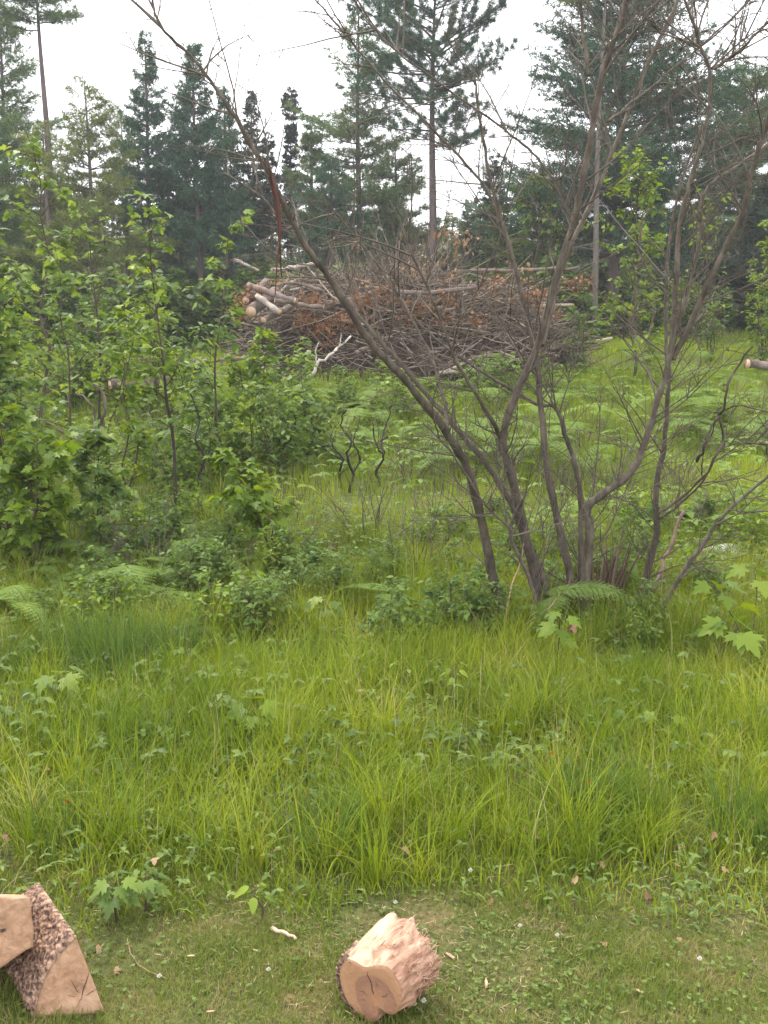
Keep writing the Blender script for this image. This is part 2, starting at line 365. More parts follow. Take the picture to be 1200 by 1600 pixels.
pine(0, 130, 37, 430, 75, 'white', 'bushy light pine in the upper left corner of the thicket', seed=26)
pine(243, 52, 43, 350, 60, 'blue', 'blue-green pine with ascending boughs left of the dense dark pine', seed=4)
pine(316, 72, 42, 400, 92, 'blue', 'dense dark pine with a broad pointed crown', seed=5, whorl=.34, nb=7, twig=12)
pine(362, 140, 44, 380, 55, 'blue', 'dark pine leaning on the right flank of the dense dark pine', seed=15)
pine(400, 143, 45, 360, 30, 'spruce', 'narrow spruce just right of the dense dark pine', 'spruce_tree', seed=6)
pine(427, 208, 43, 360, 24, 'spruce', 'short dark spruce, smaller of the pair right of the dense dark pine', 'spruce_tree', seed=7)
pine(459, 142, 46, 380, 24, 'club', 'thin black spruce with a club-shaped top against the sky', 'spruce_tree', seed=8)
pine(490, 190, 44, 370, 42, 'white', 'small green pine between the club-topped spruce and the airy pine', seed=9)
pine(562, 15, 43, 370, 98, 'white', 'airy pale green pine with see-through crown left of the red pine', seed=10, nb=6)
pine(674, -60, 40, 225, 112, 'red', 'tall red pine with tufted boughs and bare straight lower trunk', seed=11)
pine(765, 250, 44, 400, 40, 'spruce', 'small spruce standing right of the tufted red pine', 'spruce_tree', seed=12)
pine(618, 225, 45, 400, 70, 'white', 'mid-height pine filling in between the airy pine and the red pine', seed=16)
pine(520, 240, 40, 410, 60, 'white', 'low green pine under the airy pale pine', seed=17, mat=M['pine_blue'])
pine(955, -170, 38, 400, 138, 'white', 'huge spreading white pine behind the bare shrub', seed=18, mat=M['pine_blue'], whorl=.5, nb=7, twig=14, tuft=11, tr=.25, up=(4, 42), prof=lambda t: (1-t)**.62)
pine(925, -150, 33, -20, 60, 'white', 'slim pale trunk rising in front of the huge white pine', seed=19, trunk_mat=M['trunk_pale'], dead=16, tr=.095, mat=M['pine_olive'])
pine(1155, 112, 40, 370, 58, 'white', 'light green tree with a round loose crown at the right edge', seed=20, prof=pRound)
pine(1082, 262, 44, 400, 50, 'white', 'pine squeezed between the huge white pine and the light green tree', seed=21)
pine(1200, 250, 34, 470, 85, 'blue', 'dark low-branched evergreen at the right edge beneath the light green tree', seed=23, mat=M['spruce'], whorl=.3, nb=8)
pine(845, 290, 46, 420, 62, 'white', 'rounded pine in the notch left of the huge white pine', seed=24, prof=pRound)

# the back rows: copies nothing tells apart
random.seed(5)
protos = [conifer('pine_tree', (0, 60, 0), 8.5, .8, 2.1, **{**KIND[k], 'twig': 9}, seed=900+i) for i, k in enumerate(['white', 'blue', 'olive', 'olive'])]
k = 0
for row, (y, n) in enumerate([(50, 24), (57, 28), (66, 30)]):
    for i in range(n):
        px = -260+1720*(i+random.uniform(.1, .9))/n
        o = protos[k] if k < 4 else copy_tree(protos[random.randrange(4)])
        yy = y+random.uniform(-3, 3); o.location = gp(xat(px, yy), yy)
        top = random.uniform(285, 365)+(45 if 735 < px < 860 else 0)+(30 if 200 < px < 250 else 0)
        s = (at(px, top, yy).z-o.location.z)/8.5; o.scale = (s*1.35, s*1.35, s); o.rotation_euler.z = random.random()*6.28
        tag(o, 'evergreen in the back rows of the wood, mostly hidden behind nearer trees', 'tree', 'evergreens in the back rows of the wood'); k += 1

# ------------------------------------------------------------------ broadleaf trees, saplings and bushes
def broad(name, loc, h, R, mat, tmpl=MAPLE_S, ls=.1, nbr=14, leaves=10, low=.3, stems=1, tr=.02, seed=1, lean=(0, 0), crook=.045, bark='sap', up=.7, opp=True, path=None, sub=3, gap=0.):
    random.seed(seed); rng = np.random.default_rng(seed); root = empty(name, loc); gt = G(); P = []; D = []
    for st in range(stems):
        if path and st == 0: pts = [Vector(p) for p in path]
        else:
            a = random.random()*6.28; off = Vector((math.cos(a), math.sin(a), 0))*(0 if stems == 1 else random.uniform(.15, .5)*R)
            hh = h*(1 if st == 0 else random.uniform(.55, .95)); pts = []
            for i in range(9):
                t = i/8; pts.append(Vector((lean[0]*t, lean[1]*t, -.05+hh*t+0*t))+off*(t**.8)+rv(crook*h*.35)*(0 if i == 0 else 1))
        pts, _ = smooth_path(pts, None, 3); n = len(pts)
        tube(gt, pts, [tr*(1-.85*i/(n-1)) for i in range(n)], 6, None, .15)
        for b in range(nbr):
            s = low+(1-low)*(b+random.random())/nbr; q = pts[min(int(s*(n-1)), n-1)]
            a = random.random()*6.28; t = (s-low)/(1-low)
            L = R*random.uniform(.5, 1.1)*(1-.55*t)*(.55+.45*min(1, t*4))/(1 if stems == 1 else 1.5)
            d = Vector((math.cos(a), math.sin(a), up+t*.5)).normalized(); bp = [q]
            for i in range(4):
                d = (d+Vector((0, 0, -.08))+rv(.12)).normalized(); bp.append(bp[-1]+d*L/4)
            tube(gt, bp, [tr*.35*(1-.2*i) for i in range(5)], 4, None, cap=False)
            for j in range(sub):
                f = random.uniform(.3, 1); i = min(int(f*4), 3); q2 = bp[i].lerp(bp[i+1], f*4-i)
                dd = (d+rv(.5)+Vector((0, 0, .15))).normalized(); L2 = L*random.uniform(.25, .5)+.05
                tube(gt, [q2, q2+dd*L2*.5, q2+dd*L2+Vector((0, 0, -.02))], [tr*.16, tr*.12, tr*.08], 3, None, cap=False)
                if random.random() < gap: continue
                for c in range(max(1, leaves//sub)):
                    P.append(q2+dd*L2*random.uniform(.2, 1.05)+rv(ls*.25)); a2 = random.random()*6.28
                    D.append(Vector((math.cos(a2), math.sin(a2), random.uniform(-.7, .15)))+dd*.5)
    n = len(P); P = np.array([tuple(p) for p in P]); D = np.array([tuple(p) for p in D])
    N = np.array([0, 0, 1.])+rng.normal(0, .42, (n, 3)); gl = G()
    scatter(gl, tmpl, P, D, N, ls*rng.uniform(.55, 1.25, n), rng.random(n))
    gt.build('trunk' if h > 2 else 'stem', M[bark], root, True); gl.build('foliage', M[mat], root)
    return root
def sapling(px, base, top, hw, label, mat='maple', name='maple_sapling', y=None, path=None, cat='sapling', **k):
    b = ground(px, base) if y is None else gp(xat(px, y), y)
    if mat != 'oak': k['ls'] = k.get('ls', .1)*.82
    if px < 500: k['leaves'] = max(6, int(k['leaves']*.95))
    h = at(px, top, b.y).z-b.z; R = hw/F*b.y
    if path:                                  # trunk bends traced from the photo, set at the tree's own distance
        pp = [at(qx, qy, b.y+.15*math.sin(i*1.7))-b for i, (qx, qy) in enumerate(path)]; pp[0] = Vector((0, 0, -.03)); path = pp
    o = broad(name, b, h, R, mat, path=path, **k); tag(o, label, cat); return o

sapling(275, 838, 300, 70, 'tall slender maple sapling with dark trunk, tallest in the left thicket', 'maple', path=[(275, 838), (272, 700), (260, 625), (255, 565), (245, 490), (235, 400), (232, 310)], ls=.125, nbr=34, leaves=11, low=.2, tr=.022, seed=31, tmpl=MAPLE, gap=.1)
sapling(158, 715, 330, 105, 'maple sapling forking above a grey dead stub in the left thicket', 'maple', path=[(158, 715), (155, 640), (157, 560), (150, 475), (142, 410), (140, 345)], ls=.14, nbr=30, leaves=12, low=.25, tr=.028, seed=32, tmpl=MAPLE)
sapling(345, 770, 320, 62, 'thin maple sapling nearest the brush pile', 'maple', path=[(345, 770), (338, 640), (336, 560), (345, 500), (350, 430), (362, 330)], ls=.13, nbr=24, leaves=12, low=.15, tr=.018, seed=33, tmpl=MAPLE)
sapling(318, 800, 560, 60, 'knee-high crooked maple with a dark stem right of the tallest sapling', 'maple', ls=.12, nbr=10, leaves=9, low=.35, tr=.02, seed=34, bark='twig_dark', tmpl=MAPLE, crook=.07)
sapling(436, 893, 690, 92, 'low Y-forked maple with flat leaf layers in the open grass', 'maple_y', path=[(436, 893), (415, 840), (400, 805), (385, 780), (365, 745), (350, 722)], ls=.125, nbr=15, leaves=13, low=.62, tr=.014, seed=35, tmpl=MAPLE, up=.25, stems=2)
sapling(15, 880, 300, 110, 'leafy maple at the left edge, biggest mass of the left thicket', 'maple', ls=.14, nbr=30, leaves=15, low=.1, tr=.024, seed=36, tmpl=MAPLE, stems=2)
sapling(72, 760, 190, 85, 'tall maple with a yellowing top against the olive pines', 'maple', ls=.14, nbr=34, leaves=13, low=.2, tr=.03, seed=37, y=14.5)
sapling(112, 790, 385, 90, 'bushy maple in the middle of the left thicket', 'maple', ls=.14, nbr=26, leaves=14, low=.1, tr=.02, seed=38, tmpl=MAPLE)
sapling(205, 800, 480, 75, 'bright young maple between the forking and the tallest sapling', 'maple_y', ls=.12, nbr=22, leaves=12, low=.05, tr=.016, seed=39, stems=2)
sapling(60, 905, 640, 120, 'low spreading maple bush below the left thicket', 'maple_y', ls=.14, nbr=20, leaves=15, low=.15, tr=.016, seed=40, tmpl=MAPLE, stems=3, up=.35)
sapling(165, 880, 665, 95, 'low maple bush right of the spreading one, dark stems showing', 'maple', ls=.125, nbr=16, leaves=13, low=.3, tr=.014, seed=41, tmpl=MAPLE, stems=2, up=.3)
sapling(250, 650, 420, 85, 'pale green bush behind the tallest sapling', 'maple_y', ls=.15, nbr=26, leaves=12, low=0, tr=.02, seed=42, stems=2)
sapling(400, 660, 520, 65, 'bright bush at the left foot of the brush pile', 'maple_y', ls=.16, nbr=24, leaves=14, low=0, tr=.02, seed=43, stems=2)
sapling(300, 690, 545, 75, 'low leafy bush in front of the fallen birch log', 'maple_y', ls=.14, nbr=22, leaves=11, low=0, tr=.018, seed=44, stems=2)
sapling(480, 720, 610, 80, 'small open bush below the brush pile beside the white stick', 'maple', ls=.12, nbr=16, leaves=8, low=.1, tr=.014, seed=45, stems=3, bark='twig_dark')
sapling(385, 740, 600, 62, 'small leafy maple right of the thin sapling', 'maple_y', ls=.12, nbr=14, leaves=10, low=.1, tr=.014, seed=46, stems=2)
sapling(-70, 720, 240, 120, 'maple outside the left edge reaching into the photo', 'maple', ls=.15, nbr=34, leaves=14, low=.1, tr=.03, seed=47)
sapling(30, 700, 430, 110, 'yellowish bush at the left edge behind the biggest maple', 'maple_y', ls=.15, nbr=30, leaves=13, low=0, tr=.02, seed=48, stems=2, y=18)
sapling(130, 640, 430, 90, 'olive-green bush behind the forking maple', 'oak', ls=.16, nbr=28, leaves=13, low=0, tr=.02, seed=49, stems=2, y=21, tmpl=OVATE)
sapling(990, 560, 248, 105, 'light green young tree standing behind the bare shrub', 'maple_y', 'young_tree', y=22, ls=.14, nbr=60, leaves=24, low=.12, tr=.04, seed=50, cat='tree', gap=.1, up=.9)
sapling(1095, 560, 300, 60, 'slim young tree right of the light green one', 'maple_y', 'young_tree', y=25, ls=.15, nbr=26, leaves=9, low=.3, tr=.03, seed=51, cat='tree', gap=.3)
sapling(905, 560, 430, 60, 'scrubby bush at the right end of the brush pile', 'oak', 'leafy_bush', y=24, ls=.15, nbr=22, leaves=10, low=0, tr=.02, seed=52, cat='bush', stems=3, gap=.3, tmpl=OVATE)
sapling(1190, 520, 425, 55, 'small round bush at the right edge under the dark evergreen', 'maple_y', 'leafy_bush', y=24, ls=.14, nbr=22, leaves=12, low=0, tr=.02, seed=53, cat='bush', stems=3, tmpl=OVATE)
sapling(1110, 520, 455, 50, 'low scrubby bush left of the small round bush', 'oak', 'leafy_bush', y=26, ls=.14, nbr=20, leaves=9, low=0, tr=.02, seed=54, cat='bush', stems=3, tmpl=OVATE, gap=.3)
sapling(835, 430, 280, 75, 'broad green tree in the gap left of the huge white pine', 'maple', 'broadleaf_tree', y=36, ls=.26, nbr=60, leaves=14, low=.15, tr=.07, seed=55, cat='tree')
sapling(770, 440, 330, 60, 'dark green broad tree behind the middle of the brush pile', 'shade_leaf', 'broadleaf_tree', y=37, ls=.25, nbr=44, leaves=14, low=.1, tr=.06, seed=56, cat='tree')
sapling(1190, 430, 350, 40, 'sunlit leafy branch-tree poking in at the right edge', 'maple_y', 'young_tree', y=26, ls=.15, nbr=22, leaves=12, low=.5, tr=.03, seed=57, cat='tree')

random.seed(91)
tf = [broad('thicket_bush', (0, 12, 0), 1.4, .75, m, t_, .09, 15, 11, 0, 3, .010, seed=500+q, crook=.08) for q, (m, t_) in enumerate([('maple_y', MAPLE), ('maple', MAPLE), ('oak', OVATE), ('oak', MAPLE_S)])]
for i in range(38):
    y = random.uniform(10.2, 22); px = random.uniform(-110, 455)
    if px > 330 and y > 18: px -= 200
    o = tf[i] if i < 4 else copy_tree(tf[random.randrange(4)])
    o.location = gp(xat(px, y), y); s_ = random.uniform(.45, 1.1)*(.95 if y < 14 else 1.3); o.scale = (s_*1.15, s_*1.15, s_); o.rotation_euler.z = random.random()*6.28
    tag(o, 'leafy bush filling the left thicket between the saplings', 'bush', 'bushes filling the left thicket')
for i in range(26):
    y = random.uniform(17.5, 21.5); px = random.uniform(300, 900)
    o = copy_tree(tf[random.randrange(4)]); o.location = gp(xat(px, y), y); s_ = random.uniform(.45, .8); o.scale = (s_*1.3, s_*1.3, s_); o.rotation_euler.z = random.random()*6.28
    tag(o, 'low leafy bush at the foot of the brush pile', 'bush', 'bushes at the foot of the brush pile')

# undergrowth along the wood's edge
random.seed(9)
up = [broad('undergrowth_bush', (0, 40, 0), 3.0, 1.7, m, OVATE, .3, 34, 15, 0, 3, .02, seed=300+i) for i, m in enumerate(['shade_leaf', 'oak', 'shade_leaf'])]
for i in range(96):
    y = random.uniform(30, 38) if i % 2 else random.uniform(40, 50); px = -250+1700*((i*7) % 96+random.random())/96
    o = up[i] if i < 3 else copy_tree(up[random.randrange(3)])
    o.location = gp(xat(px, y), y, -.1); s = random.uniform(.55, 1.0)*(.72 if y < 38 and px > 900 else 1)*(1.3 if y > 39 else 1); o.scale = (s*1.1, s*1.1, s); o.rotation_euler.z = random.random()*6.28
    tag(o, 'dark leafy bush in the undergrowth along the edge of the wood', 'bush', 'bushes along the edge of the wood')

# the far wood closing the view: one mass
g = G(); n = 60000; x = RNG.uniform(-95, 95, n); y = RNG.uniform(84, 102, n)
top = 6.8+2.2*np.sin(x*.23)+1.5*np.sin(x*.61+2)+1.2*np.sin(x*1.7)+RNG.normal(0, .6, n)
z = H(x, y)+np.maximum(top, 2)*RNG.random(n)**.8
scatter(g, OVATE, np.column_stack([x, y, z]), RNG.normal(0, 1, (n, 3))+[0, -.2, .3], RNG.normal(0, 1, (n, 3)), RNG.uniform(.5, 1.3, n))
tag(g.build('far_wood', M['pine_blue']), 'far-off wood closing the view behind the trees', 'wood', kind='stuff')

# ------------------------------------------------------------------ brush pile
random.seed(21)
pc = gp(xat(640, 25.5), 25.5); PW, PD = 4.45, 2.2
def pile_h(x, y):
    dx, dy = (x-pc.x)/PW, (y-pc.y)/PD; q = 1-abs(dx)**2.6-abs(dy)**2.2
    return 0 if q <= 0 else 2.45*q**.48*(1-.12*dx)+.18*math.sin(x*2.3)+.12*math.sin(x*5.1+y)
pile = empty('brush_pile', pc); tag(pile, 'long tangled pile of cut brush with rusty dead foliage', 'brush pile')
gb = G()
for i in range(7600):
    x = pc.x+random.uniform(-1.04, 1.04)*PW; y = pc.y+random.uniform(-1, 1)*PD; hh = pile_h(x, y)
    if hh <= .05: continue
    f = 1-random.random()**2*.75; z = float(H(x, y))+hh*f
    a = random.gauss(0, .55) if random.random() < .6 else random.uniform(-3.14, 3.14); e = random.gauss(.05, .32)
    if random.random() < .10: e = random.uniform(.6, 1.4)
    if random.random() < .5: a += math.pi
    L = random.choice([.5, .8, 1.1, 1.6, 2.3]); r0 = random.choice([.005, .007, .009, .012, .018])*(2.2 if random.random() < .06 else 1)
    d = Vector((math.cos(a)*math.cos(e), math.sin(a)*math.cos(e)*.6, math.sin(e))); q = Vector((x, y, z))-pc-d*L*.5; pts = [q]
    if f > .9 and L > 1.3 and e > .5: L = .9
    for s in range(4):
        d = (d+rv(.16)).normalized(); q = q+d*L/4; pts.append(q)
    tube(gb, pts, [r0, r0*.9, r0*.7, r0*.5, r0*.3], 3 if r0 < .01 else 5, random.random(), cap=False)
for i in range(520):                       # bare sprays rising from the crest
    x = pc.x+random.gauss(-.2, .38)*PW*.8; y = pc.y+random.uniform(-.6, .6)*PD; hh = pile_h(x, y)
    if hh < .8: continue
    q = Vector((x, y, float(H(x, y))+hh*.85))-pc; d = Vector((random.gauss(0, .6), random.gauss(0, .3), 1)).normalized(); L = random.uniform(.4, 1.3)*(1.5 if abs(x-pc.x+.3) < 1.2 else .8); pts = [q]
    for s in range(4):
        d = (d+rv(.14)).normalized(); q = q+d*L/4; pts.append(q)
    tube(gb, pts, [.012, .009, .007, .005, .003], 3, random.random(), cap=False)
    for j in range(4):
        b = pts[random.randrange(1, 4)]; tube(gb, [b, b+(d+rv(.5)).normalized()*random.uniform(.15, .5)], [.005, .003], 3, random.random(), cap=False)
for i in range(90):
    x = pc.x+random.uniform(-.95, .95)*PW; y = pc.y+random.uniform(-1, .4)*PD; hh = pile_h(x, y)
    if hh < .4: continue
    a = random.gauss(0, .5)+(math.pi if random.random() < .5 else 0); e = random.gauss(.05, .22); L = random.uniform(.9, 2.6); r0 = random.uniform(.025, .055)
    d = Vector((math.cos(a)*math.cos(e), math.sin(a)*math.cos(e), math.sin(e))); q = Vector((x, y, float(H(x, y))+hh*random.uniform(.55, .98)))-pc-d*L*.5; pts = [q]
    for s in range(5): d = (d+rv(.07)).normalized(); q = q+d*L/5; pts.append(q)
    tube(gb, pts, [r0, r0*.95, r0*.9, r0*.8, r0*.7, r0*.6], 7, random.random(), .4)
gb.build('branches', M['brush'], pile)
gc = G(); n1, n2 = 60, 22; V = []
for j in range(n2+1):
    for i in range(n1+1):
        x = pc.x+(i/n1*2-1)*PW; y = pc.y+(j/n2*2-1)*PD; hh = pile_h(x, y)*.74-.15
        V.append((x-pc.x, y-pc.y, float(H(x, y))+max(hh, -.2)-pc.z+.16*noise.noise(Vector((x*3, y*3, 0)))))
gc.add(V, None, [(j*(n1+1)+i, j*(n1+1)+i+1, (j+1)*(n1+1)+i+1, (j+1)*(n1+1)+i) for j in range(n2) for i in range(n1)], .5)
gc.build('shade_core', M['brush_core'], pile)  # dark mound added inside the pile to block light between the branches
def clumps(spots, n, sig, tm, L, parent, name, mat):
    gl = G(); P = []; r = []
    for (px, py, dens) in spots:
        for k in range(int(n*dens)):
            x = xat(px, 24)+random.gauss(0, sig); yy = pc.y-PD*1.02+random.uniform(0, .6); z = at(px, py, 24).z+random.gauss(0, sig*.6)
            P.append((x-pc.x, yy-pc.y, z-pc.z)); r.append(random.random())
    P = np.array(P); m = len(P); scatter(gl, tm, P, RNG.normal(0, 1, (m, 3))+[0, -.3, -.5], RNG.normal(0, 1, (m, 3)), L*RNG.uniform(.5, 1.3, m), np.array(r))
    return gl.build(name, mat, parent)
clumps([(390, 470, 1), (410, 455, .5), (385, 490, .8), (480, 500, 1), (505, 515, 1.2), (530, 500, .8), (495, 470, .6), (570, 470, 1), (555, 505, .8), (510, 540, .5), (620, 470, .5), (660, 480, .6), (640, 500, .4), (700, 470, .3),
        (770, 440, .5), (835, 460, .5), (600, 455, .4), (740, 500, .4), (895, 445, .4), (560, 380, .1), (810, 470, .3), (690, 500, .4), (860, 490, .3)], 210, .17, TRI, .10, pile, 'rusty_foliage', M['rust'])
clumps([(690, 370, .5), (712, 385, .5), (725, 375, .4), (800, 430, .5), (840, 470, .5), (640, 420, .4), (760, 460, .4), (880, 440, .4), (560, 440, .3), (450, 440, .4), (700, 430, .3), (600, 500, .4)], 60, .22, OVATE, .13, pile, 'dead_leaves', M['deadleaf'])

def logobj(px0, py0, px1, py1, y0, y1, r, label, mat='grey_log', name='cut_log', cat='log', end='peeled', r1=None, ends=True, bend=.0):
    a, b = at(px0, py0, y0), at(px1, py1, y1); c = (a+b)/2; o = empty(name, c)
    gg = G(); pts = []; n = 10
    for i in range(n+1):
        t = i/n; pts.append((a.lerp(b, t)-c)+Vector((0, 0, bend*math.sin(t*math.pi)))+rv(.012)*(0 if i in (0, n) else 1))
    rr = [r+(((r1 or r)-r)*i/n) for i in range(n+1)]; rr = [q*random.uniform(.88, 1.1) for q in rr]; tube(gg, pts, rr, 14, .5, .55)
    if not ends:
        o2 = gg.build(name, M[mat], None, True); o2.location = c; bpy.data.objects.remove(o); return tag(o2, label, cat)
    gg.build('bark', M[mat], o, True)
    for i, (p, s) in enumerate(((pts[0], -1), (pts[-1], 1))):
        d = (pts[-1]-pts[0]).normalized()*s; ge = G(); tube(ge, [p-d*.01, p+d*.012], [rr[-i]*.93]*2, 14, .5); ge.build('cut_end', M[end], o)
    return tag(o, label, cat)
logobj(392, 487, 430, 455, 22.9, 25.0, .12, 'thick log with an orange sawn end at the left tip of the brush pile', 'grey_log')
logobj(402, 462, 437, 488, 23.2, 22.8, .07, 'peeled pale log slanting beside the orange-ended log', 'birch')
logobj(388, 446, 462, 470, 23.6, 22.9, .08, 'grey log lying above the peeled pale log', 'grey_log')
logobj(384, 470, 415, 440, 23.3, 24.6, .085, 'slim log with a sawn end just above the thick orange-ended log', 'grey_log')
logobj(412, 500, 455, 478, 22.8, 23.9, .07, 'dark log low under the left tip of the brush pile', 'grey_log')
logobj(430, 470, 505, 480, 22.9, 23.2, .05, 'thin grey log pointing right beneath the peeled pale log', 'grey_log')
logobj(366, 406, 404, 423, 24.0, 24.2, .05, 'short white birch branch jutting from the top left of the brush pile', 'birch', 'birch_branch', 'branch', ends=False, r1=.035)
logobj(425, 422, 492, 414, 24.0, 24.8, .05, 'long pale birch branch lying along the top of the brush pile', 'birch', 'birch_branch', 'branch', ends=False)
logobj(440, 443, 505, 455, 23.1, 23.2, .035, 'grey bowed branch across the left face of the brush pile', 'grey_log', 'fallen_branch', 'branch', ends=False, bend=.06)
logobj(610, 456, 745, 448, 23.2, 24.0, .05, 'long grey branch lying across the middle of the brush pile', 'grey_log', 'fallen_branch', 'branch', ends=False, bend=-.06)
logobj(715, 425, 905, 418, 24.2, 24.9, .045, 'grey pole along the top right of the brush pile', 'grey_log', 'fallen_branch', 'branch', ends=False, r1=.03)
logobj(218, 563, 322, 566, 19.5, 20, .085, 'fallen birch log with pale bark behind the tallest sapling', 'birch')
logobj(172, 602, 262, 596, 18.2, 18.8, .09, 'grey log lying below the fallen birch log', 'grey_log')
logobj(1168, 569, 1215, 572, 21.0, 21.1, .10, 'sawn log end lying in the meadow at the right edge', 'grey_log')
logobj(1062, 806, 1100, 795, 10.9, 11.3, .045, 'short broken grey stick in the clearing right of the shrub', 'grey_log', 'broken_branch', 'branch', ends=False)
def branchy(name, paths, label, mat, cat='branch', group=None, sides=6, wob=.2):
    # paths: list of (points [(px,py,y)], r0, r1) -> one thing at the first point
    o0 = at(*paths[0][0][0]); gg = G()
    for pts, r0, r1 in paths:
        P = [at(*p)-o0 for p in pts]; P, _ = smooth_path(P, None, 4); n = len(P); P = [P[0]]+[p+rv(max(r0, r1)*.45) for p in P[1:]]
        tube(gg, P, [(r0+(r1-r0)*i/(n-1))*random.uniform(.85, 1.12) for i in range(n)], sides, None, wob)
        if mat == 'twig_dark':
            for k in range(n//2):
                i = random.randrange(1, n-1); q = P[i]; dd = ((P[i+1]-P[i]).normalized()+rv(.6)).normalized(); L = random.uniform(.08, .35); pp = [q]
                for _ in range(4): dd = (dd+rv(.3)+Vector((0, 0, .1))).normalized(); pp.append(pp[-1]+dd*L/4)
                tube(gg, pp, [.005, .0045, .0035, .0025, .0015], 4, None, .2, cap=False)
    o = gg.build(name, M[mat], None, True); o.location = o0; return tag(o, label, cat, group)
branchy('fallen_branch', [([(474, 593, 20.3), (488, 586, 20.2), (497, 568, 20.2), (520, 550, 20.4), (548, 527, 20.8)], .045, .02), ([(495, 570, 20.2), (494, 550, 20.3), (497, 535, 20.4)], .02, .012), ([(520, 550, 20.4), (530, 540, 20.5), (533, 520, 20.6)], .02, .01)], 'pale curved branch sticking out of the foot of the brush pile', 'birch')
branchy('broken_branch', [([(464, 602, 18.2), (475, 620, 17.9), (484, 634, 17.7), (490, 648, 17.5)], .05, .03)], 'white broken stick leaning below the brush pile', 'birch')
branchy('fallen_branch', [([(366, 919, 8.9), (420, 914, 8.9), (480, 917, 9.0), (560, 912, 9.0), (625, 909, 9.1)], .009, .013), ([(480, 917, 9.0), (520, 935, 8.9), (545, 950, 8.8)], .008, .004)], 'long thin dark branch lying across the grass left of the shrub', 'sap')
def dyp(pts, y): return [(x, yy, y+.1*math.sin(i*2)) for i, (x, yy) in enumerate(pts)]
branchy('dead_shrub', [(dyp([(545, 772), (552, 740), (540, 715), (548, 690), (535, 665), (540, 640)], 12.6), .022, .008), (dyp([(540, 775), (530, 745), (536, 720), (522, 700), (515, 680)], 12.7), .02, .007), (dyp([(552, 740), (562, 715), (552, 690), (560, 665)], 12.5), .016, .006), (dyp([(536, 720), (505, 700), (490, 680)], 12.6), .01, .004)], 'black twisted dead shrub in the grass below the brush pile', 'twig_dark', 'dead shrub')
branchy('dead_shrub', [(dyp([(592, 760), (590, 735), (600, 712), (594, 690), (605, 660), (612, 635)], 12.6), .022, .007), (dyp([(600, 712), (586, 690), (582, 660)], 12.6), .016, .006), (dyp([(594, 690), (606, 680)], 12.6), .014, .008)], 'black forked dead stem right of the twisted dead shrub', 'twig_dark', 'dead shrub')
branchy('dead_shrub', [(dyp([(162, 706), (160, 665), (166, 635), (158, 610), (140, 598)], 15.2), .035, .022), (dyp([(150, 705), (148, 660), (142, 630), (118, 612)], 15.3), .026, .01), (dyp([(170, 705), (172, 665), (186, 625)], 15.3), .024, .008), (dyp([(150, 700), (110, 680), (60, 655), (12, 645)], 15), .022, .008)], 'grey broken stub with a long leaning limb in the left thicket', 'grey_log', 'dead shrub')
random.seed(77)
for j, (px, base, lab) in enumerate([(690, 740, 'small bare twiggy bush left of the main shrub stems'), (650, 900, 'brown bare twigs rising from the grass under the long leaning stem'), (960, 800, 'bare twiggy growth in the meadow behind the right stem')]):
    b = ground(px, base); gg = G()
    for i in range(16):
        a = random.random()*6.28; d = Vector((math.cos(a)*.5, math.sin(a)*.5, 1)).normalized(); q = Vector((math.cos(a)*.1, math.sin(a)*.1, -.02)); pts = [q]; L = random.uniform(.5, 1.2)
        for s in range(5): d = (d+rv(.15)).normalized(); q = q+d*L/5; pts.append(q)
        tube(gg, pts, [.006, .005, .004, .003, .0025, .002], 4, None, cap=False)
        for q in range(4):
            bpt = pts[random.randrange(1, 5)]; tube(gg, [bpt, bpt+(d+rv(.6)).normalized()*random.uniform(.1, .35)], [.003, .0015], 3, None, cap=False)
    o = gg.build('twiggy_bush', M['twig'], None, True); o.location = b; tag(o, lab, 'bush')
for j in range(34):                        # the same dead growth, scattered
    c = o.copy(); COL.objects.link(c); y = random.uniform(8.5, 19); px = random.uniform(-60, 620) if j < 18 else random.uniform(620, 1260)
    c.location = gp(xat(px, y), y); q = random.uniform(.5, 1.15); c.scale = (q, q, q); c.rotation_euler = (random.gauss(0, .15), random.gauss(0, .15), random.random()*6.28)
    tag(c, 'bare brown twiggy growth standing in the green undergrowth', 'bush', 'bare twiggy growth in the undergrowth')

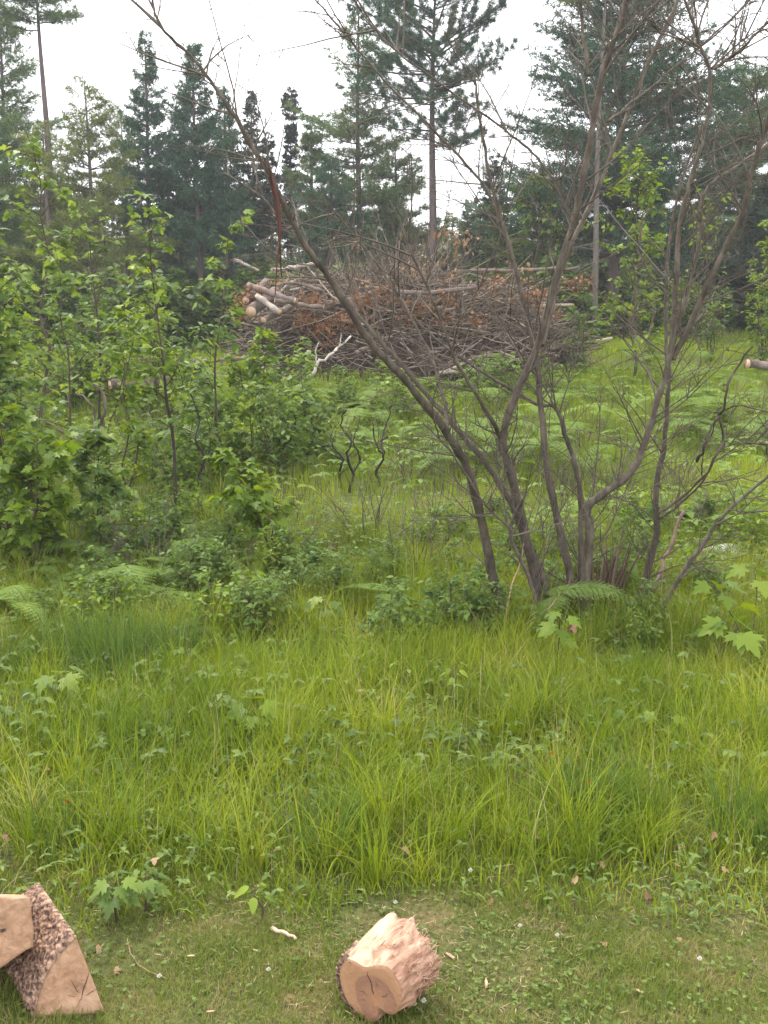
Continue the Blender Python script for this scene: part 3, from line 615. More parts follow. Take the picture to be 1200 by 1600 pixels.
# ------------------------------------------------------------------ the bare multi-stemmed shrub
BASE = ground(900, 965); by = BASE.y
shrub = empty('bare_shrub', BASE)
tag(shrub, 'large leafless many-stemmed shrub with grey-brown bark spreading up to the top edge', 'shrub')
def wr(wpx, y): return wpx/2/F*y*1.0
STEMS = [
 # (points px,py,dy from base depth, width px at start, width at end)
 ([(792, 975, -.15), (768, 890, -.2), (738, 755, -.35), (700, 680, -.5), (640, 602, -.7), (575, 530, -.85), (522, 447, -1.0), (470, 372, -1.1), (425, 282, -1.2), (386, 215, -1.25), (345, 150, -1.3), (305, 95, -1.3), (245, 32, -1.35), (241, -30, -1.35)], 25, 3),
 ([(868, 965, 0), (838, 880, 0), (800, 790, .05), (758, 722, .1), (700, 655, .1), (628, 570, .15), (575, 512, .2), (520, 440, .3), (470, 380, .35), (410, 310, .4), (350, 270, .5)], 22, 3),
 ([(852, 972, -.1), (828, 870, -.1), (800, 745, -.15), (785, 688, -.2), (805, 620, -.2), (838, 545, -.25), (868, 440, -.3), (900, 330, -.35), (921, 225, -.4), (940, 120, -.45), (968, 40, -.5), (988, -30, -.5)], 25, 10),
 ([(905, 965, .1), (880, 850, .1), (857, 745, .15), (846, 640, .2), (838, 560, .2), (822, 485, .3), (796, 385, .4), (770, 295, .45), (750, 190, .5), (742, 120, .5)], 22, 5),
 ([(905, 960, .2), (908, 850, .2), (905, 755, .25), (885, 685, .25), (868, 637, .3), (838, 630, .35), (765, 588, .5), (700, 545, .6), (650, 500, .7), (600, 435, .8)], 17, 4),
 ([(912, 975, -.15), (915, 900, -.15), (921, 830, -.2), (918, 792, -.2), (945, 770, -.25), (985, 738, -.3), (1008, 690, -.3), (1028, 625, -.35), (1045, 565, -.4), (1054, 480, -.4), (1062, 355, -.45), (1080, 280, -.5), (1101, 205, -.5), (1110, 122, -.5), (1092, 65, -.5), (1068, -10, -.5)], 25, 5),
 ([(1046, 560, -.4), (1064, 490, -.3), (1090, 390, -.2), (1102, 300, -.1), (1150, 262, 0), (1205, 222, .1)], 11, 8),
 ([(1050, 562, -.35), (1075, 515, -.4), (1118, 418, -.5), (1157, 340, -.6), (1176, 265, -.7), (1204, 180, -.8), (1235, 80, -.9)], 14, 9),
 ([(990, 975, .1), (1012, 892, .1), (1026, 830, .1), (1025, 760, .15), (1037, 700, .2), (1042, 640, .2), (1045, 590, .2), (1040, 520, .3), (1044, 400, .4), (1060, 300, .5), (1095, 200, .6)], 20, 5),
 ([(848, 540, -.25), (868, 452, 0), (885, 400, .1), (922, 320, .2), (950, 255, .3), (976, 190, .35), (1002, 125, .4), (1024, 75, .4), (1055, 10, .45), (1070, -30, .5)], 14, 8),
 ([(700, 672, -.5), (690, 610, -.3), (660, 530, -.1), (608, 440, .1), (560, 375, .2), (520, 330, .2)], 10, 3),
 ([(786, 690, -.2), (752, 628, -.4), (715, 570, -.5), (685, 490, -.6), (650, 410, -.7), (625, 350, -.7)], 11, 3),
 ([(798, 388, .4), (765, 305, .6), (722, 250, .7), (675, 200, .8), (600, 125, .9), (540, 55, 1.0), (485, -10, 1.1)], 9, 4),
 ([(893, 345, -.35), (872, 295, -.2), (838, 245, -.1), (782, 198, 0), (700, 140, .1), (620, 80, .1), (570, 30, .2)], 8, 3),
 ([(1018, 960, -.3), (1060, 905, -.35), (1100, 850, -.4), (1130, 805, -.5), (1205, 740, -.6), (1260, 690, -.7)], 12, 5),
 ([(850, 950, -.3), (825, 900, -.35), (800, 850, -.4), (795, 825, -.4), (760, 790, -.4), (730, 745, -.45), (700, 700, -.5), (660, 660, -.5)], 10, 3),
 ([(1025, 815, .1), (1065, 785, 0), (1100, 750, -.1), (1122, 705, -.2), (1165, 692, -.2), (1215, 700, -.2)], 7, 3),
 ([(921, 118, -.45), (912, 60, -.4), (905, -10, -.4)], 9, 6),
 ([(948, 190, -.4), (1000, 150, -.3), (1060, 100, -.1), (1120, 50, 0), (1190, -20, .1)], 6, 3),
 ([(1112, 108, -.5), (1150, 85, -.6), (1185, 50, -.7), (1230, 0, -.8)], 7, 4),
 ([(1108, 110, -.5), (1130, 90, -.4), (1170, 55, -.3), (1210, 30, -.3)], 5, 2),
]
random.seed(42)
def twig_tree(gg, q, d, L, r, lvl):
    n = 6; pts = [q]; curve = rv(.05)
    for i in range(n):
        d = (d+curve+rv(.07)+Vector((0, 0, .02))).normalized(); q = q+d*L/n; pts.append(q)
    tube(gg, pts, [r*(1-.75*i/n) for i in range(n+1)], 4 if r > .004 else 3, None, cap=False)
    if lvl > 0:
        for k in range(random.randint(3, 6)):
            i = random.randint(1, n-1); side = d.cross(rv()).normalized()
            twig_tree(gg, pts[i], (d*.7+side*random.uniform(.5, .9)).normalized(), L*random.uniform(.25, .5), r*.55, lvl-1)
STEMW = []
for si, (pts, w0, w1) in enumerate(STEMS):
    P = [at(x, y, by+d)-BASE for x, y, d in pts]; n = len(P)
    if n > 5 and pts[0][1] > 900: P[0].z = min(P[0].z, float(H(P[0].x+BASE.x, P[0].y+BASE.y))-BASE.z)-.05
    R = [wr(w0*(1-(i/(n-1))**.75)+w1*(i/(n-1))**.95, by)*.70 for i in range(n)]
    P, R = smooth_path(P, R, 7); gg = G(); m = len(P)
    P = [p+Vector((.003*math.sin(i*.9+si), .003*math.cos(i*.7), 0))+rv(.0025) for i, p in enumerate(P)]
    R = [r*(1+.07*math.sin(i*1.1+si*2)+random.uniform(-.03, .03)) for i, r in enumerate(R)]
    if pts[0][1] > 900: R[0] *= 1.5; R[1] *= 1.25; R[2] *= 1.1
    tube(gg, P, R, 12, .35+.25*random.random(), .12)
    # short broken spurs on the bark
    for k in range(int(m*.55)):
        i = random.randrange(2, m-1); d = (P[i]-P[i-1]).normalized(); side = d.cross(rv()).normalized()
        L = random.uniform(.02, .09); tube(gg, [P[i], P[i]+(side+d*.5).normalized()*(R[i]+L)], [.004, .0015], 4, None, cap=False)
    part = gg.build('stem', M['stem'], shrub, True); STEMW.append((P, R))
    gt = G(); cnt = int(m*.5)
    for k in range(cnt):
        t = random.uniform(.08, 1)**1.15; i = min(int(t*(m-1)), m-2); d = (P[i+1]-P[i]).normalized(); side = d.cross(rv()).normalized()
        side = (side+Vector((random.gauss(0, .3), 0, .25))).normalized()
        L = random.uniform(.35, 1.25)*(1 if t > .4 else .7)
        twig_tree(gt, P[i]+side*R[i]*.5, (d*.55+side*.8).normalized(), L, random.uniform(.0035, .008), 2 if L > .6 else 1)
    gt.build('twigs', M['twig'], part)
# peeling stump bark and dead basal growth
gg = G()
for (px, py, hpx, wpx, dy, cnt) in [(878, 960, 90, 26, -.05, 16), (940, 960, 170, 34, .3, 34), (865, 985, 60, 34, -.15, 16), (925, 970, 90, 50, .2, 34), (950, 930, 130, 24, .35, 18), (900, 985, 45, 60, -.1, 22)]:
    b = at(px, py, by+dy)-BASE; b.z = min(b.z, 0)-.05; h = hpx/F*by; r = wpx/2/F*by
    for k in range(cnt):
        a = random.random()*6.28; rr_ = r*random.random()**.5; q = b+Vector((math.cos(a)*rr_, math.sin(a)*rr_, 0)); L = h*random.uniform(.35, 1.05); d = Vector((.12+random.gauss(0, .13), random.gauss(0, .12), 1)).normalized(); w_ = random.uniform(.006, .016); pts = [q]
        for _ in range(5): d = (d+rv(.07)).normalized(); pts.append(pts[-1]+d*L/5)
        tube(gg, pts, [w_, w_*random.uniform(.8, 1.2), w_*.9, w_*.7, w_*.5, w_*.15], 5, None, .4, cap=False)
gg.build('stump', M['stump'], shrub)
# red bark strips hanging from the long stem
gg = G()
for pts, r0 in [([(414, 252, -1.2), (425, 290, -1.22), (433, 325, -1.24), (436, 370, -1.25), (440, 432, -1.25)], .014), ([(422, 262, -1.22), (434, 310, -1.28), (438, 360, -1.3), (433, 410, -1.3), (430, 462, -1.3)], .010), ([(418, 256, -1.2), (430, 300, -1.2), (431, 345, -1.2)], .009)]:
    P = [at(x, y, by+d)-BASE for x, y, d in pts]; P, _ = smooth_path(P, None, 5); n = len(P)
    tube(gg, P, [r0*(1-.7*i/(n-1)) for i in range(n)], 6, None, .5)
gg.build('bark_strip', M['redbark'], shrub, True)
# twisted dead limb at the right, held up by twigs
branchy('dead_limb', [(dyp([(1176, 541), (1150, 575), (1137, 600), (1130, 640), (1122, 650), (1105, 680), (1100, 700), (1088, 722)], by-.3), .008, .012), (dyp([(1122, 645), (1140, 638), (1160, 634), (1215, 648)], by-.3), .009, .005), (dyp([(1124, 650), (1130, 690), (1120, 710), (1100, 745), (1055, 785), (1030, 800)], by-.25), .009, .011), (dyp([(1100, 700), (1112, 680), (1118, 655)], by-.3), .007, .004)], 'dark twisted dead limb caught in the twigs right of the shrub', 'sap', 'branch', wob=.4)
branchy('fallen_branch', [([(740, 955, by-.5), (755, 985, by-.55), (790, 1000, by-.6), (850, 1000, by-.6)], .012, .004), ([(700, 950, by-.3), (730, 975, by-.4), (770, 1000, by-.5)], .009, .006), ([(790, 985, by-.5), (795, 930, by-.4), (812, 880, by-.3), (818, 850, by-.3)], .007, .005), ([(800, 990, by-.5), (850, 955, by-.5), (872, 935, by-.5)], .007, .003)], 'peeled tan sticks tangled at the foot of the shrub', 'peeled', 'branch')
logobj(1018, 925, 1068, 800, by+.1, by+.6, .022, 'reddish dry stem leaning behind the rightmost trunk of the shrub', 'stump', 'dead_branch', 'branch', ends=False, r1=.012)
logobj(1060, 930, 1088, 908, by+1.2, by+1.5, .035, 'short grey log half hidden in the grass right of the shrub', 'grey_log')

# ------------------------------------------------------------------ ferns
def frond_mesh(L=.6, n=13, bi=True):
    gf = G(); pts = []; d = Vector((0, 1, .45)).normalized(); q = Vector((0, 0, 0))
    for i in range(n+1):
        pts.append(q.copy()); d = (d+Vector((0, 0, -.085))).normalized(); q = q+d*L/n
    tube(gf, pts, [.0035*(1-.7*i/n) for i in range(n+1)], 4, .5, cap=False)
    P = []; D = []; LL = []; N = []
    for i in range(1, n+1):
        t = i/n; w = L*.42*(1-t)**.75*min(1, .55+t*2.5)+.015; dd = (pts[min(i+1, n)]-pts[i-1]).normalized()
        for s in (-1, 1):
            out = Vector((s, 0, 0))*.9+dd*.45+Vector((0, 0, -.12)); out.normalize()
            m = max(2, int(w/.017))
            for k in range(m):
                f = (k+.5)/m; p = pts[i]+out*w*f; pl = (1-f)*w*.26+.012
                for s2 in (-1, 1):
                    P.append(tuple(p)); D.append(tuple(dd*s2*.8+out*.6)); LL.append(pl); N.append((0, 0, 1))
            P.append(tuple(pts[i]+out*w*.94)); D.append(tuple(out)); LL.append(.03); N.append((0, 0, 1))
    scatter(gf, (np.array([(-.2, .3, 0), (0, 0, 0), (.2, .3, 0), (0, 1, -.1)]), TRI[1]), P, D, np.array(N, float)+RNG.normal(0, .15, (len(P), 3)), LL, np.full(len(P), .5)+RNG.normal(0, .12, len(P)))
    return gf
def fern(seed):
    random.seed(seed); root = empty('bracken_fern'); h = .42; gs = G(); top = Vector((.03, .02, h))
    tube(gs, [Vector((0, 0, -.03)), Vector((.01, 0, h*.5)), top], [.006, .005, .004], 5, .5, cap=False); st = gs.build('stalk', M['fern'], root, True)
    f0 = frond_mesh().build('frond', M['fern'], root); f0.location = top; f0.rotation_euler = (rad(-5), 0, rad(seed*40))
    for k, a in enumerate((105, -105)):
        c = f0.copy(); COL.objects.link(c); c.parent = root; c.location = top-Vector((0, 0, .04)); c.scale = (.75,)*3; c.rotation_euler = (rad(-12), rad(random.uniform(-10, 10)), rad(seed*40+a+random.uniform(-15, 15)))
    return root
fp = fern(1); used = [False]
def put_fern(x, y, s, rz, label, group=None, tilt=0):
    if used[0]: o = copy_tree(fp)
    else: o = fp; used[0] = True
    for kk in ('label', 'category', 'group'):
        if kk in o: del o[kk]
    o.location = gp(x, y); o.scale = (s, s, s*random.uniform(.8, 1.1)); o.rotation_euler = (tilt, random.gauss(0, .1), rz)
    return tag(o, label, 'fern', group)
random.seed(101)
FN = [(890, 985, 1.0, 'bright bracken fern arching in front of the shrub base'), (200, 965, 1.1, 'fern in the grass left of centre beside the lush dark tussock'), (140, 905, 1.0, 'fern behind the lush tussock below the low maple bush'), (25, 1030, 1.0, 'fern at the left edge above the foreground maple seedling'), (600, 985, .9, 'fern low in the grass left of the shrub'),
      (310, 900, .9, 'fern between the lush tussock and the long dark branch'), (490, 905, .8, 'fern rising behind the long dark branch'), (840, 985, .6, 'small fern left of the arching bracken fern'), (970, 930, .8, 'fern at the right foot of the shrub stump')]
for px, py, s, lab in FN:
    b = ground(px, py); put_fern(b.x, b.y, s, random.random()*6.28, lab)
for i in range(74):
    y = random.uniform(13, 29); px = random.uniform(850, 1300) if i < 58 else random.uniform(640, 860)
    if y > 22 and px < 930: y = random.uniform(13, 21)
    put_fern(xat(px, y), y, random.uniform(.9, 1.7), random.random()*6.28, 'bracken fern in the sunny meadow behind the shrub', 'ferns in the meadow behind the shrub')
for i in range(46):
    y = random.uniform(14, 22); px = random.uniform(420, 720)
    put_fern(xat(px, y), y, random.uniform(.7, 1.3), random.random()*6.28, 'fern in the growth below the brush pile', 'ferns below the brush pile')
for i in range(62):
    y = random.uniform(7.0, 12.5); px = random.uniform(-80, 430)
    put_fern(xat(px, y), y, random.uniform(.4, .75), random.random()*6.28, 'fern scattered through the left thicket', 'ferns through the left thicket')

# ------------------------------------------------------------------ foreground seedlings
def seedling(px, base, h, ls, n, label, tmpl=MAPLE, mat='maple_y', name='maple_seedling', seed=1, forks=1, spread=.6, bark='sap'):
    random.seed(seed); rng = np.random.default_rng(seed); b = ground(px, base); root = empty(name, b); gs = G(); P = []; D = []; k = 0; h *= 1.3; ls *= .92
    for f in range(forks):
        a0 = random.random()*6.28; top = Vector((math.cos(a0)*h*.45*(forks > 1), math.sin(a0)*h*.45*(forks > 1), h*random.uniform(.8, 1)))
        sp, _ = smooth_path([Vector((0, 0, -.02)), top*.4+rv(.01), top*.75+rv(.012), top], None, 4); m = len(sp)
        tube(gs, sp, [.0065*(1-.6*i/(m-1)) for i in range(m)], 6, None, .1)
        for j in range(n):
            t = .5+.5*(j+1)/n; q = sp[min(int(t*(m-1)), m-1)]; a = j*2.4+random.uniform(-.3, .3)
            pd = Vector((math.cos(a), math.sin(a), .35)); pl = ls*spread*random.uniform(.7, 1.2)
            tube(gs, [q, q+pd*pl*.6, q+pd*pl], [.0016, .0014, .0012], 4, None, cap=False); P.append(tuple(q+pd*pl)); D.append((math.cos(a), math.sin(a), -.25))
    gs.build('stem', M[bark], root, True); P = np.array(P)
    for i in range(len(P)):                # each leaf of a seedling is its own part
        gl = G(); scatter(gl, tmpl, P[i:i+1], np.array(D[i:i+1]), np.array([[0, -.25, 1.]])+rng.normal(0, .22, (1, 3)), ls*random.uniform(.75, 1.15))
        gl.build('leaf', M[mat], root)
    return tag(root, label, 'seedling')
sd1 = seedling(868, 1068, .42, .13, 8, 'maple seedling with one orange leaf in front of the shrub', seed=61, spread=.5)
gl = G(); scatter(gl, MAPLE_S, [(.08, -.10, .44)]*3, [(0.5, -.6, -.9), (-.4, -.6, -.8), (.1, -.2, -1)], [(-.2, -.8, .7), (.6, -.6, .4), (0, -1, .1)], .055); tag(gl.build('leaf', M['deadleaf'], sd1), 'withered orange leaf')
seedling(1098, 1060, .36, .20, 5, 'big-leaved bright maple seedling near the right edge', seed=62, forks=2, spread=.7)
seedling(1175, 1035, .50, .16, 6, 'taller maple seedling cut by the right edge beside the big-leaved one', seed=63, forks=2)
seedling(505, 1000, .28, .15, 8, 'maple seedling by the long dark fallen branch', seed=64, mat='maple')
seedling(95, 1125, .26, .14, 9, 'maple seedling in the left foreground grass', seed=65, mat='maple')
seedling(395, 1160, .20, .13, 7, 'pale-edged maple seedling in the middle of the grass', seed=66, mat='maple_y')
seedling(20, 1150, .20, .13, 5, 'maple seedling with drooping leaves at the left edge', seed=67, mat='maple')
seedling(705, 1115, .24, .085, 9, 'upright seedling with oval leaves and a pale flower bud', OVATE, 'maple_y', 'oval_leaf_seedling', seed=68)
seedling(735, 1180, .14, .08, 5, 'tiny seedling with two pale oval leaves below the upright one', OVATE, 'maple_y', 'oval_leaf_seedling', seed=69)
seedling(1035, 1165, .15, .11, 6, 'low bright seedling in the right foreground grass', MAPLE, 'maple_y', seed=70)
seedling(570, 1165, .16, .085, 7, 'yellow-green seedling right of the pale-edged one', OVATE, 'maple_y', 'oval_leaf_seedling', seed=71)
seedling(660, 1245, .12, .08, 7, 'small yellow-green seedling low in the central grass', OVATE, 'maple_y', 'oval_leaf_seedling', seed=72)
seedling(185, 1440, .15, .085, 14, 'broad-leaved weed beside the split firewood', MAPLE, 'maple', 'broadleaf_weed', seed=73)
seedling(228, 1428, .13, .07, 12, 'smaller broad-leaved weed right of the one by the firewood', MAPLE, 'maple', 'broadleaf_weed', seed=74)
seedling(405, 1440, .13, .07, 5, 'little bright weed at the edge of the mown grass', OVATE, 'maple_y', 'broadleaf_weed', seed=75)

# ------------------------------------------------------------------ grass, herbs (uncountable: stuff)
def edge(x): return 3.62+.10*np.sin(x*2.7+1)+.07*np.sin(x*6.3)+.05*np.sin(x*13+2)
def pts_in(n, y0, y1, wf=.52, pad=.5):
    y = np.sqrt(RNG.random(n)*(y1**2-y0**2)+y0**2); x = (RNG.random(n)*2-1)*(y*wf+pad); return x, y
def field(x, y, s, ph=0): return .5+.25*np.sin(x*s+1.7*np.sin(y*s*.6+ph)+ph)+.25*np.sin(y*s*1.3+1.3*np.sin(x*s*.8+ph*2))
g = G()
x, y = pts_in(74000, 3.3, 6.8); m = (y > edge(x)+RNG.normal(0, .05, len(x))) & (RNG.random(len(x)) < .45+.55*field(x, y, 4.0, 1)); x, y = x[m], y[m]; n = len(x)
k = np.clip((y-edge(x))/.5, .35, 1); fl = field(x, y, 1.9, 2)
blades(g, x, y, RNG.uniform(.12, .42, n)*k*(.55+.75*fl), RNG.uniform(.0030, .0095, n), np.abs(RNG.normal(.75, .42, n))+.05, 4, az=RNG.normal(.3+2.5*field(x, y, .8, 3), 1.5, n))
x, y = pts_in(62000, 6.8, 10.5); m = RNG.random(len(x)) < .4+.6*field(x, y, 2.4, 4); x, y = x[m], y[m]; n = len(x)
blades(g, x, y, RNG.uniform(.14, .46, n)*(.55+.75*field(x, y, 1.5, 2)), RNG.uniform(.0035, .008, n), np.abs(RNG.normal(.65, .4, n))+.05, 4)
# tussocks: many blades from one foot, arching outwards
cx, cy = pts_in(640, 3.75, 9.0); m = cy > edge(cx)+.05; cx, cy = cx[m], cy[m]
for a, b in zip(cx, cy):
    q = random.randint(22, 66); s = random.uniform(.65, 1.55)
    blades(g, a+RNG.normal(0, .035, q), b+RNG.normal(0, .035, q), RNG.uniform(.2, .42, q)*s*np.clip((b-3.3)/.6, .5, 1), RNG.uniform(.0035, .0085, q), np.abs(RNG.normal(.7, .3, q)), 6, rnd=np.clip(RNG.normal(random.choice([.05, .3, .5, .7, .95]), .12, q), 0, 1))
tag(g.build('tall_grass', M['grass']), 'tall yellow-green grass of the near slope', 'grass', kind='stuff')
g = G(); b0 = ground(185, 1060)
for (dx, dy, q, s) in [(0, 0, 620, 1.0), (-.35, .2, 420, .9), (.35, .25, 380, .85), (-.7, -.1, 260, .8), (.1, -.35, 300, .8), (2.9, -2.0, 300, .7), (3.6, -2.25, 280, .7), (1.6, -2.3, 300, .65), (.3, -2.2, 240, .6), (4.2, -1.4, 260, .8)]:
    a, b = b0.x+dx, b0.y+dy; xx, yy = a+RNG.normal(0, .13, q), b+RNG.normal(0, .1, q)
    blades(g, xx, yy, RNG.uniform(.3, .62, q)*s, RNG.uniform(.004, .008, q), np.abs(RNG.normal(.42, .22, q)), 6, az=np.arctan2(yy-b, xx-a)+RNG.normal(0, .6, q))
tag(g.build('lush_grass', M['lush']), 'lush darker broad-bladed grass growing in tussocks', 'grass', kind='stuff')
g = G(); x, y = pts_in(150000, 10.5, 33, .47, 1); m = (RNG.random(len(x)) < np.clip((14/y)**.8, .3, 1)); x, y = x[m], y[m]; n = len(x)
blades(g, x, y, RNG.uniform(.16, .42, n)*(.7+.6*field(x, y, .9, 5)), RNG.uniform(.006, .013, n)*(y/13)**.7, np.abs(RNG.normal(.35, .28, n)), 2)
tag(g.build('meadow_grass', M['grass_far']), 'sunlit yellow-green meadow grass beyond the shrub', 'grass', kind='stuff')
g = G(); x, y = pts_in(130000, 2.5, 4.0, .5, .4); n = len(x); k = .6+.9*field(x, y, 5, 3)
blades(g, x, y, RNG.uniform(.015, .055, n)*k, RNG.uniform(.0022, .0050, n), np.abs(RNG.normal(.9, .5, n)), 2)
tag(g.build('mown_grass', M['lawn']), 'short mown lawn grass around the firewood', 'grass', kind='stuff')
g = G(); x, y = pts_in(15000, 2.5, 4.3, .5, .4); keep = RNG.random(len(x)) < field(x, y, 3.1, 7)**1.6; x, y = x[keep], y[keep]; n = len(x); az = RNG.random(n)*6.28
D = np.column_stack([np.cos(az), np.sin(az), RNG.normal(0, .12, n)]); P = np.column_stack([x, y, H(x, y)+RNG.uniform(.004, .028, n)])
scatter(g, (np.array([(-.035, .3, 0), (0, 0, 0), (.035, .3, 0), (0, 1, .02)]), TRI[1]), P, D, np.array([0, 0, 1.])+RNG.normal(0, .3, (n, 3)), RNG.uniform(.012, .048, n))
tag(g.build('dry_clippings', M['straw']), 'dry straw-coloured clippings scattered over the mown lawn', 'grass clippings', kind='stuff')
g = G()                                        # dead stalks standing in the grass
x, y = pts_in(1500, 3.9, 9); n = len(x); blades(g, x, y, RNG.uniform(.3, .6, n), RNG.uniform(.0025, .0042, n), np.abs(RNG.normal(.25, .25, n)), 5)
x, y = pts_in(5200, 3.7, 11); n = len(x); blades(g, x, y, RNG.uniform(.1, .25, n), RNG.uniform(.002, .004, n), np.abs(RNG.normal(1.0, .35, n)), 3)
tag(g.build('dry_stalks', M['straw']), 'pale dry grass stalks standing through the tall grass', 'grass', kind='stuff')
def herbs(n, y0, y1, tm, L, hmin, hmax, mat, name, label, sc, thr=.0, k3=3, wf=.52):
    g = G(); x, y = pts_in(n, y0, y1, wf); keep = (RNG.random(n) < field(x, y, sc, n % 13)**1.4+thr); 
    if y0 < 4.5: keep &= y > edge(x)-.1*(name != 'lawn_weeds')-(2 if name == 'lawn_weeds' else 0)
    x, y = x[keep], y[keep]; n = len(x); z = H(x, y)+RNG.uniform(hmin, hmax, n); a0 = RNG.random(n)*6.28; tl = RNG.normal(0, .25, (n, 3))
    for k in range(k3):
        a = a0+k*2*np.pi/k3+RNG.normal(0, .2, n); D = np.column_stack([np.cos(a), np.sin(a), RNG.uniform(-.2, .35, n)])
        scatter(g, tm, np.column_stack([x, y, z]), D, np.array([0, 0, 1.])+tl, L*RNG.uniform(.6, 1.3, n))
    tag(g.build(name, M[mat]), label, 'ground cover', kind='stuff')
herbs(15000, 3.5, 8.5, OVATE, .030, .02, .15, 'herb', 'ground_cover', 'small-leaved herbs between the grass of the near slope', 2.2, .05)
herbs(10000, 4.6, 12, OVATE, .052, .04, .26, 'herb', 'leafy_weeds', 'leafy weeds growing through the grass around the shrub', 1.1, .05, 4)
herbs(9000, 10, 24, OVATE, .13, .08, .40, 'fern', 'meadow_weeds', 'leafy weeds of the meadow and the foot of the brush pile', .7, 0, 4, .46)
herbs(5200, 2.5, 4.1, ROUND, .012, .008, .03, 'herb', 'lawn_weeds', 'clover and small weeds in the mown lawn', 3.3, .05)

g = G(); x, y = pts_in(1500, 3.2, 11); keep = (y > 3.7) | (RNG.random(len(x)) < .4); x, y = x[keep], y[keep]; n = len(x)   # last year's leaves and litter
scatter(g, MAPLE_S, np.column_stack([x, y, H(x, y)+RNG.uniform(.01, .12, n)*(y > 3.7)+.012]), RNG.normal(0, 1, (n, 3))*[1, 1, .3], np.array([0, 0, 1.])+RNG.normal(0, .6, (n, 3)), RNG.uniform(.015, .045, n))
tag(g.build('leaf_litter', M['deadleaf']), 'brown dead leaves and litter lying in the grass', 'leaf litter', kind='stuff')

# low leafy herbs with stems: copies
random.seed(33)
lb = [broad('low_bush', (0, 9, 0), .5, .38, m, OVATE, .05, 14, 12, 0, 4, .006, seed=400+i, bark='twig') for i, m in enumerate(['oak', 'maple_y', 'oak'])]
for i in range(84):
    y = random.uniform(6.9, 11.5); px = random.uniform(-100, 800) if i < 64 else random.uniform(800, 1300)
    o = lb[i] if i < 3 else copy_tree(lb[random.randrange(3)])
    o.location = gp(xat(px, y), y); s = random.uniform(.6, 1.2); o.scale = (s, s, s); o.rotation_euler.z = random.random()*6.28
    tag(o, 'low small-leaved bush in the growth around the shrub and thicket', 'bush', 'low bushes in the middle growth')

# flowers
random.seed(55)
def flower(name, mat, r, h):
    root = empty(name); gs = G(); tube(gs, [(0, 0, 0), (.004, 0, h*.5), (0, .003, h)], [.0014, .0012, .001], 4, .5, cap=False); gs.build('stem', M['herb'], root)
    gh = G(); n = 46; P = np.tile([0, 0, h], (n, 1)); D = RNG.normal(0, 1, (n, 3)); D[:, 2] = np.abs(D[:, 2])*.8+.1
    scatter(gh, TRI, P, D, RNG.normal(0, 1, (n, 3)), r); gh.build('flower_head', M[mat], root); return root
cf = flower('clover_flower', 'white_petal', .011, .05)
for i, (px, py) in enumerate([(648, 1590), (662, 1588), (688, 1248), (640, 1335), (735, 1378), (500, 1275), (1120, 1190), (870, 1482), (1046, 1186), (980, 1310), (560, 1272), (300, 1330), (812, 1465), (618, 1430), (1092, 1520), (420, 1535), (250, 1545), (1165, 1380)]):
    o = cf if i == 0 else copy_tree(cf); o.location = ground(px, py); o.scale = (random.uniform(.8, 1.1),)*3; tag(o, 'small white clover flower head in the near grass', 'flower', 'white clover flowers')
of = flower('hawkweed_flower', 'orange_petal', .013, .22)
for i, (px, py, lab) in enumerate([(918, 1262, 'orange hawkweed flower in the right foreground grass'), (110, 1292, 'dull orange flower low at the left edge of the tall grass'), (858, 1210, 'faded red-brown flower head above the orange hawkweed')]):
    o = of if i == 0 else copy_tree(of); b = ground(px, py+30); o.location = b; tag(o, lab, 'flower')
gg = G(); b = ground(733, 1062); bm = []
n1, n2 = 12, 8
V = [((.035*math.cos(a)*math.sin(t)*(1+.2*math.sin(3*a))), (.03*math.sin(a)*math.sin(t)), .022*math.cos(t)+.006*math.sin(2*a)) for t in [math.pi*j/n2 for j in range(n2+1)] for a in [2*math.pi*i/n1 for i in range(n1)]]
gg.add(V, None, [(j*n1+i, j*n1+(i+1) % n1, (j+1)*n1+(i+1) % n1, (j+1)*n1+i) for j in range(n2) for i in range(n1)], .8)
o = gg.build('stone', M['stone'], None, True); o.location = b+Vector((0, 0, .19)); o.location = gp(b.x, b.y, .02); o.scale = (1.4, 1.2, 1.6); tag(o, 'small whitish stone in the grass below the shrub', 'stone')
o2 = o.copy(); COL.objects.link(o2); b = ground(1130, 868); o2.location = gp(b.x, b.y, .03); o2.scale = (7, 4, 3.5); tag(o2, 'pale flat rock showing through the weeds right of the shrub', 'stone')

